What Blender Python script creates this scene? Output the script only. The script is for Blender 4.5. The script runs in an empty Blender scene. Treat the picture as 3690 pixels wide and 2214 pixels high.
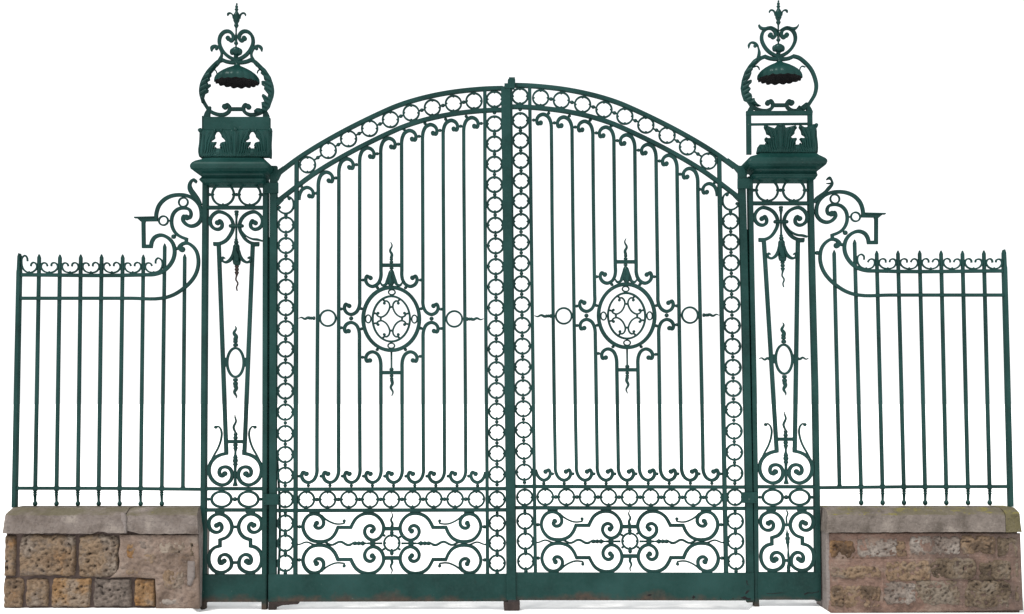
import bpy, bmesh, math, random
from mathutils import Vector, noise
from mathutils.geometry import delaunay_2d_cdt
random.seed(7)
SC = bpy.context.scene
COL = SC.collection
R = math.radians

# ------------------------------------------------------------------ camera, sky, sun, exposure
FPX, PITCH, DIST = 4500.0, R(4.3), 9.35          # focal length in photo pixels, upward pitch, metres to the gate
SP, CP = math.sin(PITCH), math.cos(PITCH)
def ray(px, py):
    u, v = (px-1845.0)/FPX, (1107.0-py)/FPX
    return u, CP - v*SP, SP + v*CP
_d = ray(1845, 2199)
CAMH = -DIST/_d[1]*_d[2]
cam_d = bpy.data.cameras.new('camera')
cam_d.sensor_width = 36.0
cam_d.lens = 36.0*FPX/3690.0
cam_d.clip_end = 2000
cam = bpy.data.objects.new('camera', cam_d); COL.objects.link(cam)
cam.location = (0, -DIST, CAMH); cam.rotation_euler = (math.pi/2 + PITCH, 0, 0)
SC.camera = cam

SUN_EL, SUN_AZ = 58.0, 222.0                     # azimuth measured clockwise from +Y (behind the gate)
w = bpy.data.worlds.new('World'); SC.world = w; w.use_nodes = True
nt = w.node_tree; nt.nodes.clear()
sky = nt.nodes.new('ShaderNodeTexSky'); sky.sky_type = 'NISHITA'; sky.sun_disc = False
sky.sun_elevation = R(SUN_EL); sky.sun_rotation = R(SUN_AZ)
sky.air_density = 1.0; sky.dust_density = 1.0; sky.ozone_density = 1.0
hs = nt.nodes.new('ShaderNodeHueSaturation'); hs.inputs['Saturation'].default_value = 0.12   # overcast: nearly colourless
bg = nt.nodes.new('ShaderNodeBackground'); bg.inputs['Strength'].default_value = 0.15
wo = nt.nodes.new('ShaderNodeOutputWorld')
cl = nt.nodes.new('ShaderNodeMix'); cl.data_type = 'RGBA'; cl.inputs[0].default_value = .75      # an even white cloud layer over it
cl.inputs[7].default_value = (7.4, 7.45, 7.5, 1)
nt.links.new(sky.outputs[0], hs.inputs['Color']); nt.links.new(hs.outputs[0], cl.inputs[6]); nt.links.new(cl.outputs[2], bg.inputs[0]); nt.links.new(bg.outputs[0], wo.inputs[0])
sl = bpy.data.lights.new('sun', 'SUN'); sl.energy = 2.5; sl.angle = R(14); sl.color = (1.0, 0.965, 0.92)
so = bpy.data.objects.new('sun', sl); COL.objects.link(so)
_el, _az = R(SUN_EL), R(SUN_AZ)
sd = Vector((math.sin(_az)*math.cos(_el), math.cos(_az)*math.cos(_el), math.sin(_el)))
so.rotation_euler = sd.to_track_quat('Z', 'Y').to_euler(); so.location = (0, -6, 9)
SC.view_settings.view_transform = 'Standard'; SC.view_settings.look = 'None'
SC.view_settings.exposure = 0.22; SC.view_settings.gamma = 1.0
SC.render.engine = 'CYCLES'

# ------------------------------------------------------------------ geometry helpers
def P(px, py, y=0.0):                            # a point of the place at depth y from its place in the photograph
    a, b, c = ray(px, py); t = (y + DIST)/b
    return Vector((a*t, y, CAMH + c*t))
_a, _b = P(1400, 1150), P(1500, 1150)
PX = (_b.x - _a.x)/100.0                         # metres per photo pixel on the gate

class Crop:
    def __init__(s, ox, oy, k): s.ox, s.oy, s.k = ox, oy, k
    def __call__(s, pts):
        return [((p[0]/s.k + s.ox, p[1]/s.k + s.oy) + ((p[2]/s.k,) if len(p) > 2 else ())) for p in pts]
    def p(s, x, y): return (x/s.k + s.ox, y/s.k + s.oy)
PL1, PL2, PL3 = Crop(640, 0, 3.71), Crop(640, 380, 3.71), Crop(680, 740, 3.71)
PL4, PL5, PL6 = Crop(680, 1100, 3.71), Crop(680, 1460, 3.71), Crop(680, 1814, 3.71)
PR1, PR2, PR3 = Crop(2640, 0, 3.71), Crop(2640, 380, 3.71), Crop(2640, 740, 3.71)
PR4, PR5, PR6 = Crop(2680, 1120, 3.71), Crop(2680, 1460, 3.71), Crop(2680, 1814, 3.71)
FL1, FL2, FR1 = Crop(440, 620, 2.968), Crop(0, 880, 2.968), Crop(2900, 620, 2.968)
WL, WR = Crop(0, 1700, 2.887), Crop(2900, 1700, 2.887)
GL1, GL2, GL3, GL4 = Crop(980, 280, 2.968), Crop(1420, 260, 2.968), Crop(1050, 840, 2.473), Crop(1450, 840, 2.473)
GL5, GL6, GLM = Crop(960, 1660, 2.678), Crop(1400, 1660, 2.678), Crop(1250, 960, 4.363)

def mirx(pts, c): return [(2*c - p[0],) + tuple(p[1:]) for p in pts]
def miry(pts, c): return [(p[0], 2*c - p[1]) + tuple(p[2:]) for p in pts]
def interp(x, xs, ys):
    if x <= xs[0]: return ys[0]
    for i in range(len(xs)-1):
        if x <= xs[i+1]: return ys[i] + (ys[i+1]-ys[i])*(x-xs[i])/(xs[i+1]-xs[i])
    return ys[-1]

IDENT = lambda x, y: (x, y)
MAP = IDENT                                      # maps traced positions onto the sister piece (mirrored leaf, second pillar)

def _curve(q, n, closed):                        # spline through unevenly spaced points, without overshoot
    m = len(q); D = len(q[0])
    idx = (lambda i: i % m) if closed else (lambda i: max(0, min(m-1, i)))
    hl = lambda i, j: max(1e-6, math.hypot(q[i][0]-q[j][0], q[i][1]-q[j][1]))
    T = []
    for i in range(m):
        a, b = idx(i-1), idx(i+1)
        if a == i or b == i:
            h = hl(a, b); T.append([(q[b][k]-q[a][k])/h for k in range(D)]); continue
        h0, h1 = hl(a, i), hl(i, b)
        T.append([((q[b][k]-q[i][k])/h1*h0 + (q[i][k]-q[a][k])/h0*h1)/(h0+h1) for k in range(D)])
    res = []
    for i in range(m if closed else m-1):
        j = idx(i+1); h = hl(i, j)
        for s_ in range(n):
            t = s_/n; t2, t3 = t*t, t*t*t
            res.append(tuple((2*t3-3*t2+1)*q[i][k] + (t3-2*t2+t)*h*T[i][k] + (3*t2-2*t3)*q[j][k] + (t3-t2)*h*T[j][k] for k in range(D)))
    return res
def smooth(pts, n=5, closed=False):              # a doubled point is a sharp corner
    if n <= 1: return list(pts)
    if closed: return _curve(pts, n, True)
    runs = [[pts[0]]]
    for p in pts[1:]:
        if p[:2] == runs[-1][-1][:2]: runs.append([p])
        else: runs[-1].append(p)
    out = []
    for r_ in runs:
        if len(r_) < 2: continue
        out += [r_[0]] if len(r_) == 2 else _curve(r_, n, False)
    out.append(runs[-1][-1])
    return out

_cnt = [0]
class MB:                                        # collects shapes; one MB becomes one mesh object
    def __init__(s): s.v, s.f = [], []
    def _add(s, vs, fs):
        o = len(s.v); s.v += vs; s.f += [tuple(i+o for i in f) for f in fs]
    # flat bar swept along a traced line: w in photo pixels, d in metres
    def bar(s, pts, w=12, d=0.022, yc=0.0, n=5, closed=False, ch=0.0022):
        _cnt[0] += 1
        d = d + (_cnt[0] % 9)*0.00045
        has = len(pts[0]) > 2
        q = [(p[0], p[1], p[2] if has else w) for p in pts]
        q = smooth(q, n, closed)
        q = [MAP(p[0], p[1]) + (p[2],) for p in q]
        u = [q[0]]
        for p in q[1:]:
            if (p[0]-u[-1][0])**2 + (p[1]-u[-1][1])**2 > 0.04: u.append(p)
        if closed and (u[0][0]-u[-1][0])**2 + (u[0][1]-u[-1][1])**2 < 0.04: u.pop()
        q = u; m = len(q); vs, fs = [], []
        for i in range(m):
            if closed: a, c = q[i-1], q[(i+1) % m]
            else: a, c = q[max(i-1, 0)], q[min(i+1, m-1)]
            b = q[i]
            def dr(p, r_):
                x, y = r_[0]-p[0], r_[1]-p[1]; l = math.hypot(x, y)
                return (x/l, y/l) if l > 1e-6 else None
            d1, d2 = dr(a, b), dr(b, c)
            d1 = d1 or d2; d2 = d2 or d1
            nx, ny = -(d1[1]+d2[1]), d1[0]+d2[0]; l = math.hypot(nx, ny) or 1
            nx, ny = nx/l, ny/l
            k = 1.0/max(0.55, nx*-d1[1] + ny*d1[0])
            h = b[2]/2*k; cpx = min(ch/PX, b[2]*0.3)*k
            yf, yb = yc - d/2, yc + d/2
            for off, yy in ((-h, yb), (-h, yf+ch), (-h+cpx, yf), (h-cpx, yf), (h, yf+ch), (h, yb)):
                t = P(b[0]+nx*off, b[1]+ny*off, yc); vs.append(Vector((t.x, yy, t.z)))
        for i in range(m if closed else m-1):
            j = (i+1) % m
            for k in range(6): fs.append((i*6+k, i*6+(k+1) % 6, j*6+(k+1) % 6, j*6+k))
        if not closed:
            fs.append(tuple(range(6))); fs.append(tuple(range((m-1)*6, m*6)))
        s._add(vs, fs); return s
    def eye(s, x, y, r, d=0.027, yc=0.0, n=14):  # the disc that ends a scroll
        _cnt[0] += 1; d = d + (_cnt[0] % 9)*0.0005
        x, y = MAP(x, y); c = P(x, y, yc); r *= PX; vs = []; fs = []
        for rr, yy in ((r, yc+d/2), (r, yc-d/2+0.003), (r-0.003, yc-d/2)):
            for k in range(n):
                a = 2*math.pi*k/n; vs.append(Vector((c.x+rr*math.cos(a), yy, c.z+rr*math.sin(a))))
        for l in range(2):
            for k in range(n): fs.append((l*n+k, l*n+(k+1) % n, (l+1)*n+(k+1) % n, (l+1)*n+k))
        fs.append(tuple(range(n))); fs.append(tuple(range(2*n, 3*n)))
        s._add(vs, fs); return s
    def scroll(s, pts, r, w=12, d=0.022, yc=0.0, n=5, both=None):
        s.bar(pts, w, d, yc, n); s.eye(pts[-1][0], pts[-1][1], r, d+0.004, yc)
        if both: s.eye(pts[0][0], pts[0][1], both, d+0.004, yc)
        return s
    def oval(s, cx, cy, rx, ry, w, d=0.018, yc=0.0, n=36):
        s.bar([(cx+rx*math.cos(2*math.pi*k/n), cy+ry*math.sin(2*math.pi*k/n)) for k in range(n)], w, d, yc, 1, True); return s
    # turned or wavy rod: points (x, y, radius in photo pixels)
    def rod(s, pts, yc=0.0, n=4, seg=10, flat=1.0):
        q = smooth(pts, n)
        q = [(P(*MAP(p[0], p[1]), yc), max(p[2], 0.25)*PX) for p in q]
        vs, fs = [], []
        m = len(q)
        for i in range(m):
            t = q[min(i+1, m-1)][0] - q[max(i-1, 0)][0]
            if t.length < 1e-7: t = Vector((0, 0, 1))
            t.normalize(); nn = Vector((-t.z, 0, t.x)); c, r = q[i]
            for k in range(seg):
                a = 2*math.pi*k/seg
                vs.append(c + nn*(r*math.cos(a)) + Vector((0, 1, 0))*(r*flat*math.sin(a)))
        for i in range(m-1):
            for k in range(seg): fs.append((i*seg+k, i*seg+(k+1) % seg, (i+1)*seg+(k+1) % seg, (i+1)*seg+k))
        fs.append(tuple(range(seg))); fs.append(tuple(range((m-1)*seg, m*seg)))
        s._add(vs, fs); return s
    def ball(s, x, y, r, yc=0.0, sq=1.0):
        x, y = MAP(x, y); c = P(x, y, yc); r *= PX; vs = [c+Vector((0, 0, r*sq))]; fs = []
        S, N = 10, 6
        for i in range(1, N):
            a = math.pi*i/N
            for k in range(S):
                b = 2*math.pi*k/S; vs.append(c + Vector((r*math.sin(a)*math.cos(b), r*math.sin(a)*math.sin(b), r*sq*math.cos(a))))
        vs.append(c-Vector((0, 0, r*sq)))
        for k in range(S): fs.append((0, 1+k, 1+(k+1) % S)); fs.append((len(vs)-1, 1+(N-2)*S+(k+1) % S, 1+(N-2)*S+k))
        for i in range(N-2):
            for k in range(S): fs.append((1+i*S+k, 1+i*S+(k+1) % S, 1+(i+1)*S+(k+1) % S, 1+(i+1)*S+k))
        s._add(vs, fs); return s
    # solid slab with a traced outline, holes and a modelled front; relief(x, y, dist) in metres
    def plate(s, outline, holes=(), thick=0.02, yc=0.0, step=6.0, relief=None, rnd=9.0, bulge=0.008):
        loops = [outline] + list(holes); pts, edges = [], []
        for lp in loops:
            o = len(pts); pts += [Vector(p[:2]) for p in lp]
            edges += [(o+i, o+(i+1) % len(lp)) for i in range(len(lp))]
        segs = [(pts[a], pts[b]) for a, b in edges]
        xs = [p[0] for p in outline]; ys = [p[1] for p in outline]
        def dist(p):
            best = 1e9
            for a, b in segs:
                ab = b-a; l2 = ab.length_squared
                t = 0 if l2 == 0 else max(0, min(1, (p-a).dot(ab)/l2))
                best = min(best, (p-a-ab*t).length_squared)
            return math.sqrt(best)
        y = min(ys)+step*0.5; row = 0
        while y < max(ys):
            x = min(xs)+step*(0.25+0.5*(row % 2))
            while x < max(xs):
                p = Vector((x, y))
                if dist(p) > step*0.4: pts.append(p)
                x += step
            y += step; row += 1
        res = delaunay_2d_cdt(pts, edges, [], 0, 1e-4)
        def inside(p, lp):
            r_ = False
            for k in range(len(lp)):
                (ax, ay), (bx, by) = lp[k-1][:2], lp[k][:2]
                if (ay > p[1]) != (by > p[1]) and p[0] < (bx-ax)*(p[1]-ay)/(by-ay)+ax: r_ = not r_
            return r_
        co, fa = res[0], []
        for f in res[2]:
            c_ = (co[f[0]]+co[f[1]]+co[f[2]])/3
            if inside(c_, outline) and not any(inside(c_, h_) for h_ in holes): fa.append(f)
        used = sorted({i for f in fa for i in f}); ren = {o_: n_ for n_, o_ in enumerate(used)}
        co = [co[i] for i in used]; fa = [[ren[i] for i in f] for f in fa]
        cnt = {}
        for f in fa:
            for i in range(len(f)):
                k = (f[i], f[(i+1) % len(f)]); cnt[tuple(sorted(k))] = cnt.get(tuple(sorted(k)), 0)+1
        vs = []
        for c in co:
            dd = dist(c); k = min(1.0, dd/rnd); yy = yc - thick/2 - bulge*(1-(1-k)**2)
            if relief: yy -= relief(c.x, c.y, k)
            x, z = MAP(c.x, c.y); t = P(x, z, yc); vs.append(Vector((t.x, yy, t.z)))
        n = len(vs)
        vs += [Vector((q.x, yc+thick/2, q.z)) for q in vs]
        fs = [tuple(f) for f in fa] + [tuple(i+n for i in reversed(f)) for f in fa]
        fs += [(a, b, b+n, a+n) for (a, b), c in cnt.items() if c == 1]
        s._add(vs, fs); return s
    def box(s, x0, x1, z0, z1, y0, y1, ch=0.0):
        vs = [Vector((x, y, z)) for z in (z0, z1) for y in (y0, y1) for x in (x0, x1)]
        s._add(vs, [(0, 1, 3, 2), (4, 6, 7, 5), (0, 4, 5, 1), (2, 3, 7, 6), (0, 2, 6, 4), (1, 5, 7, 3)]); return s

ORG = {}
def link(name, me, world, parent=None):
    o = bpy.data.objects.new(name, me); COL.objects.link(o)
    ORG[o.name] = Vector(world)
    if parent: o.parent = parent; o.location = Vector(world) - ORG[parent.name]
    else: o.location = world
    return o
def put(name, mb, mat, parent=None, sm=False):
    c = Vector((sum(v.x for v in mb.v), sum(v.y for v in mb.v), sum(v.z for v in mb.v)))/len(mb.v)
    me = bpy.data.meshes.new(name); me.from_pydata([v-c for v in mb.v], [], mb.f)
    b = bmesh.new(); b.from_mesh(me); bmesh.ops.recalc_face_normals(b, faces=b.faces); b.to_mesh(me); b.free()
    me.materials.append(mat)
    if sm:
        for p in me.polygons: p.use_smooth = True
    return link(name, me, c, parent)
def thing(name, label, cat, loc, group=None):
    o = bpy.data.objects.new(name, None); COL.objects.link(o); o.location = loc; ORG[o.name] = Vector(loc)
    o.empty_display_size = 0.2
    o['label'] = label; o['category'] = cat; o['kind'] = 'thing'
    if group: o['group'] = group
    return o
_mesh = {}
def shared(key, make, mat):
    if key not in _mesh:
        mb = make(); me = bpy.data.meshes.new(key[0]); me.from_pydata(mb.v, [], mb.f)
        b = bmesh.new(); b.from_mesh(me); bmesh.ops.recalc_face_normals(b, faces=b.faces); b.to_mesh(me); b.free()
        me.materials.append(mat)
        if key[0] == 'ball':
            for p in me.polygons: p.use_smooth = True
        _mesh[key] = me
    return _mesh[key]
def ball(x, y, r, parent, yc=0.0):
    def make():
        m = MB(); rr = r*PX; S, N = 12, 8; vs = []; fs = []
        vs.append(Vector((0, 0, rr*.92)))
        for i in range(1, N):
            a = math.pi*i/N
            for k in range(S):
                b = 2*math.pi*k/S; vs.append(Vector((rr*math.sin(a)*math.cos(b), rr*math.sin(a)*math.sin(b), rr*.92*math.cos(a))))
        vs.append(Vector((0, 0, -rr*.92)))
        for k in range(S): fs.append((0, 1+k, 1+(k+1) % S)); fs.append((len(vs)-1, 1+(N-2)*S+(k+1) % S, 1+(N-2)*S+k))
        for i in range(N-2):
            for k in range(S): fs.append((1+i*S+k, 1+i*S+(k+1) % S, 1+(i+1)*S+(k+1) % S, 1+(i+1)*S+k))
        m._add(vs, fs); return m
    return link('ball', shared(('ball', r), make, PAINT), P(*MAP(x, y), yc), parent)
def ring(x, y, r, w, parent, nubs=True, d=0.018, yc=0.0, diag=False):
    def make():
        m = MB(); n = 36; rw, ww = r*PX, w*PX/2; c = 0.0018
        for k in range(n):
            a = 2*math.pi*k/n
            for rr, yy in ((rw-ww, d/2), (rw-ww, -d/2+c), (rw-ww+c, -d/2), (rw+ww-c, -d/2), (rw+ww, -d/2+c), (rw+ww, d/2)):
                m.v.append(Vector((rr*math.cos(a), yy, rr*math.sin(a))))
        for k in range(n):
            j = (k+1) % n
            for q in range(6): m.f.append((k*6+q, k*6+(q+1) % 6, j*6+(q+1) % 6, j*6+q))
        if nubs:
            for k in range(4):
                a = math.pi/2*k; cx, cz, rr = (rw-ww)*math.cos(a), (rw-ww)*math.sin(a), 4.4*PX
                vs = []; fs = []; S, N = 8, 4
                vs.append(Vector((cx, -rr*1.2, cz)))
                for i in range(1, N):
                    b = math.pi*i/N
                    for g in range(S):
                        e = 2*math.pi*g/S; vs.append(Vector((cx+rr*math.sin(b)*math.cos(e), -rr*1.2*math.cos(b), cz+rr*math.sin(b)*math.sin(e))))
                vs.append(Vector((cx, rr*1.2, cz)))
                for g in range(S): fs.append((0, 1+g, 1+(g+1) % S)); fs.append((len(vs)-1, 1+(N-2)*S+(g+1) % S, 1+(N-2)*S+g))
                for i in range(N-2):
                    for g in range(S): fs.append((1+i*S+g, 1+i*S+(g+1) % S, 1+(i+1)*S+(g+1) % S, 1+(i+1)*S+g))
                m._add(vs, fs)
        return m
    o = link('ring', shared(('ring', r, w, nubs, d), make, PAINT), P(*MAP(x, y), yc), parent)
    return o

# ------------------------------------------------------------------ materials
def newmat(name):
    m = bpy.data.materials.new(name); m.use_nodes = True; t = m.node_tree; t.nodes.clear()
    o = t.nodes.new('ShaderNodeOutputMaterial'); b = t.nodes.new('ShaderNodeBsdfPrincipled'); t.links.new(b.outputs[0], o.inputs[0])
    return m, t, b
def N(t, kind, **kw):
    n = t.nodes.new('ShaderNode'+kind)
    for k, v in kw.items():
        if k in n.inputs: n.inputs[k].default_value = v
        else: setattr(n, k, v)
    return n
def noise_n(t, vec, scale, detail=4, rough=.55):
    n = N(t, 'TexNoise', Scale=scale, Detail=detail, Roughness=rough); t.links.new(vec, n.inputs['Vector']); return n.outputs[0]
def ramp(t, fac, stops):
    n = t.nodes.new('ShaderNodeValToRGB'); e = n.color_ramp.elements
    while len(e) < len(stops): e.new(0.5)
    for el, (p, c) in zip(e, stops):
        el.position = p; el.color = tuple(c)+(1,) if len(c) == 3 else c
    t.links.new(fac, n.inputs[0]); return n.outputs[0]
def mix(t, fac, a, b, mode='MIX'):
    n = N(t, 'Mix', data_type='RGBA', blend_type=mode)
    for sock, v in ((n.inputs[0], fac), (n.inputs[6], a), (n.inputs[7], b)):
        if isinstance(v, (int, float)): sock.default_value = v
        elif isinstance(v, tuple): sock.default_value = v+(1,)
        else: t.links.new(v, sock)
    return n.outputs[2]
def math_n(t, op, a, b=0.0):
    n = N(t, 'Math', operation=op)
    for s_, v in ((n.inputs[0], a), (n.inputs[1], b)):
        if isinstance(v, (int, float)): s_.default_value = v
        else: t.links.new(v, s_)
    return n.outputs[0]
def bump(t, b, h, strength, dist):
    n = N(t, 'Bump', Strength=strength, Distance=dist); t.links.new(h, n.inputs['Height']); t.links.new(n.outputs[0], b.inputs['Normal'])
W1, B1 = (1, 1, 1), (0, 0, 0)

def paint_mat(name, rusty):
    m, t, b = newmat(name)
    pos = t.nodes.new('ShaderNodeNewGeometry').outputs['Position']
    c = ramp(t, noise_n(t, pos, 2.2, 5, .6), [(.36, (.0036, .0215, .0190)), (.50, (.0058, .0325, .0285)), (.66, (.0115, .0455, .0415))])
    c = mix(t, ramp(t, noise_n(t, pos, 45, 3), [(.45, B1), (.75, (.45, .45, .45))]), c, (.014, .042, .039))
    c = mix(t, ramp(t, noise_n(t, pos, 12, 6, .7), [(.60, B1), (.78, (.55, .55, .55))]), c, (.012, .020, .017))   # grime blotches
    c = mix(t, ramp(t, noise_n(t, pos, 6.5, 8, .75), [(.68, B1), (.76, (.5, .5, .5))]), c, (.045, .028, .020))     # rust specks
    c = mix(t, ramp(t, noise_n(t, pos, 38, 2, .5), [(.755, B1), (.78, (.6, .6, .6))]), c, (.10, .12, .11))         # chips
    if rusty:                                     # rust creeping up from the bottom edge where the plates meet the ground
        sx = t.nodes.new('ShaderNodeSeparateXYZ'); t.links.new(pos, sx.inputs[0])
        low = math_n(t, 'MULTIPLY', math_n(t, 'SUBTRACT', .118, sx.outputs[2]), 9.0)
        nn = math_n(t, 'ADD', math_n(t, 'MULTIPLY', noise_n(t, pos, 3.0, 7, .65), 2.6), -1.25)
        f = ramp(t, math_n(t, 'ADD', low, nn), [(.06, B1), (.55, (.85, .85, .85))])
        c = mix(t, f, c, ramp(t, noise_n(t, pos, 30, 5), [(.3, (.030, .020, .017)), (.7, (.070, .042, .030))]))
    t.links.new(c, b.inputs['Base Color'])
    b.inputs['Roughness'].default_value = .6; b.inputs['Specular IOR Level'].default_value = 0.0
    gls = t.nodes.new('ShaderNodeBsdfGlossy'); gls.inputs['Roughness'].default_value = .34; gls.inputs['Color'].default_value = (.85, 1, .98, 1)
    ms = t.nodes.new('ShaderNodeMixShader'); ms.inputs[0].default_value = .014
    out = [n for n in t.nodes if n.type == 'OUTPUT_MATERIAL'][0]
    t.links.new(b.outputs[0], ms.inputs[1]); t.links.new(gls.outputs[0], ms.inputs[2]); t.links.new(ms.outputs[0], out.inputs[0])
    bump(t, b, noise_n(t, pos, 70, 5, .6), .35, .004)
    return m
PAINT = paint_mat('green_paint', False)
PLATE = paint_mat('rusty_green_paint', True)
def simple_mat(name, stops, scale, rough=.8, bs=.4, bd=.006, bscale=60):
    m, t, b = newmat(name); pos = t.nodes.new('ShaderNodeNewGeometry').outputs['Position']
    t.links.new(ramp(t, noise_n(t, pos, scale, 6, .6), stops), b.inputs['Base Color'])
    b.inputs['Roughness'].default_value = rough; b.inputs['Specular IOR Level'].default_value = .2
    bump(t, b, noise_n(t, pos, bscale, 6, .6), bs, bd); return m
SCAR_SHADE = simple_mat('scar_and_shade_black', [(.3, (.005, .005, .006)), (.7, (.012, .011, .012))], 20)  # near-black for the rust scars and for shade painted inside the lamp hoods
RUST = simple_mat('rusted_iron', [(.3, (.018, .014, .013)), (.55, (.036, .026, .024)), (.75, (.06, .046, .040))], 14)

def stone_mat(name, stops, ochre, dark, lich=False, pits=True, rand=.25, dirt=False):
    m, t, b = newmat(name)
    pos = t.nodes.new('ShaderNodeNewGeometry').outputs['Position']
    oi = t.nodes.new('ShaderNodeObjectInfo')
    off = N(t, 'VectorMath', operation='ADD'); t.links.new(pos, off.inputs[0])
    cmb = t.nodes.new('ShaderNodeCombineXYZ'); t.links.new(math_n(t, 'MULTIPLY', oi.outputs['Random'], 9.0), cmb.inputs[0]); t.links.new(cmb.outputs[0], off.inputs[1])
    v = off.outputs[0]
    n1 = math_n(t, 'ADD', noise_n(t, v, 5.5, 7, .62), math_n(t, 'MULTIPLY', math_n(t, 'SUBTRACT', oi.outputs['Random'], .5), rand))
    c = ramp(t, n1, stops)
    if ochre:
        c = mix(t, ramp(t, noise_n(t, v, 4.2, 4, .6), [(ochre[0], B1), (ochre[0]+.12, (.75, .75, .75))]), c, ochre[1])
    if dirt:                                      # soot and damp have greyed the far stretch of this wall
        sx = t.nodes.new('ShaderNodeSeparateXYZ'); t.links.new(pos, sx.inputs[0])
        gx_ = math_n(t, 'ADD', math_n(t, 'MULTIPLY', math_n(t, 'SUBTRACT', sx.outputs[0], 3.05), .9), math_n(t, 'MULTIPLY', math_n(t, 'SUBTRACT', noise_n(t, pos, 2.6, 6, .65), .5), 2.2))
        c = mix(t, ramp(t, gx_, [(.0, B1), (.7, (.85, .85, .85))]), c, (.082, .066, .058))
    st_ = N(t, 'Mapping'); st_.inputs['Scale'].default_value = (1, 1, 1.7); t.links.new(v, st_.inputs[0])
    fine = noise_n(t, st_.outputs[0], 30, 8, .72)
    c = mix(t, ramp(t, fine, [(.34, (.75, .75, .75)), (.50, B1)]), c, dark)
    c = mix(t, ramp(t, noise_n(t, v, 60, 4, .65), [(.58, B1), (.80, (.45, .45, .45))]), c, (.30, .275, .25))
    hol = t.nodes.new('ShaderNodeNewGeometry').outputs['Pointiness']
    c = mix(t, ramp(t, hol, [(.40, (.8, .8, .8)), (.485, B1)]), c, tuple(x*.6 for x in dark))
    h = math_n(t, 'ADD', fine, math_n(t, 'MULTIPLY', noise_n(t, v, 140, 4, .6), .35))
    if pits:
        vo = N(t, 'TexVoronoi', Scale=19.0, Randomness=1.0); 
        ws = N(t, 'VectorMath', operation='ADD'); t.links.new(v, ws.inputs[0])
        nz = N(t, 'TexNoise', Scale=14.0, Detail=3); t.links.new(v, nz.inputs['Vector'])
        sc = N(t, 'VectorMath', operation='SCALE'); sc.inputs['Scale'].default_value = .07; t.links.new(nz.outputs['Color'], sc.inputs[0]); t.links.new(sc.outputs[0], ws.inputs[1])
        t.links.new(ws.outputs[0], vo.inputs['Vector'])
        gate_ = ramp(t, noise_n(t, v, 7, 3), [(.42, B1), (.58, W1)])
        pit = ramp(t, vo.outputs['Distance'], [(.10, W1), (.30, B1)])
        pitm = mix(t, 1.0, pit, gate_, 'MULTIPLY')
        c = mix(t, pitm, c, tuple(x*.55 for x in dark))
        h = math_n(t, 'SUBTRACT', h, math_n(t, 'MULTIPLY', pitm, .9))
    if lich:
        nor = t.nodes.new('ShaderNodeNewGeometry').outputs['Normal']; sx = t.nodes.new('ShaderNodeSeparateXYZ'); t.links.new(nor, sx.inputs[0])
        st = N(t, 'Mapping'); st.inputs['Scale'].default_value = (1, 1, 3.2); t.links.new(v, st.inputs[0])
        up = ramp(t, sx.outputs[2], [(.3, B1), (.6, W1)])
        c = mix(t, mix(t, 1.0, up, ramp(t, noise_n(t, st.outputs[0], 5, 6, .65), [(.36, B1), (.58, (.85, .85, .85))]), 'MULTIPLY'), c, (.100, .088, .055))
        c = mix(t, mix(t, 1.0, up, ramp(t, noise_n(t, st.outputs[0], 9, 7, .7), [(lich, B1), (lich+.08, (.9, .9, .9))]), 'MULTIPLY'), c, (.165, .143, .040))
    t.links.new(c, b.inputs['Base Color']); b.inputs['Roughness'].default_value = .9; b.inputs['Specular IOR Level'].default_value = .15
    bump(t, b, h, .9, .012)
    return m
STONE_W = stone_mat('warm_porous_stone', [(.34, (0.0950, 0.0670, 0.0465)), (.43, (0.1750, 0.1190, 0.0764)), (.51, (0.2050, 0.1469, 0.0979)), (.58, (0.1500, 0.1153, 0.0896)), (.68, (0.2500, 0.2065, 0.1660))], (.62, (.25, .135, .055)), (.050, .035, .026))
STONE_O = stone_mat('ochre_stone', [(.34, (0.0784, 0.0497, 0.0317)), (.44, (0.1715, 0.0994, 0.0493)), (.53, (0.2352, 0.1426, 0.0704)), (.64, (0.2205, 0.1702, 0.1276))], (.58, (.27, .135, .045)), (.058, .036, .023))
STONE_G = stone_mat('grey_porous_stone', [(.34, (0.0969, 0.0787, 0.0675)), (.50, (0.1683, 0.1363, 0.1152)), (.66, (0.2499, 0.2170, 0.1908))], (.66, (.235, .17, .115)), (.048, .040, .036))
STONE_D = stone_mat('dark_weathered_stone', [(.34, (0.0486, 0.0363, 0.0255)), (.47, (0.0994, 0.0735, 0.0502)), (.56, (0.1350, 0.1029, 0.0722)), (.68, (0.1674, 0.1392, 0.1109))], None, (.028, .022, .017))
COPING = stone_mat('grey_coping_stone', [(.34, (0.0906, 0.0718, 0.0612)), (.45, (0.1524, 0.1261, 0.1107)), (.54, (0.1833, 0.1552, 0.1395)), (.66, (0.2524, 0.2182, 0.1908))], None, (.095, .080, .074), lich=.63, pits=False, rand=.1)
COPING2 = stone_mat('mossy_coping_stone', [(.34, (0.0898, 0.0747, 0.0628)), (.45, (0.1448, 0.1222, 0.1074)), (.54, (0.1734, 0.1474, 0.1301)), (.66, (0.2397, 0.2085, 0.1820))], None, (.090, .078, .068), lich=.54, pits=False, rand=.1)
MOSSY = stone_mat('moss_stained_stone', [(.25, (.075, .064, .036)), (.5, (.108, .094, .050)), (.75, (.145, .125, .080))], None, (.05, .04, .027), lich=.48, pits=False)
JOINT = simple_mat('dark_joint_mortar', [(.3, (.042, .030, .027)), (.7, (.105, .076, .066))], 9)
RENDER = stone_mat('grey_lime_render', [(.34, (0.1009, 0.0727, 0.0558)), (.44, (0.1700, 0.1242, 0.0972)), (.54, (0.2184, 0.1630, 0.1314)), (.66, (0.2318, 0.1862, 0.1548))], (.66, (.17, .105, .060)), (.115, .085, .072), pits=False, rand=.1)
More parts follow.
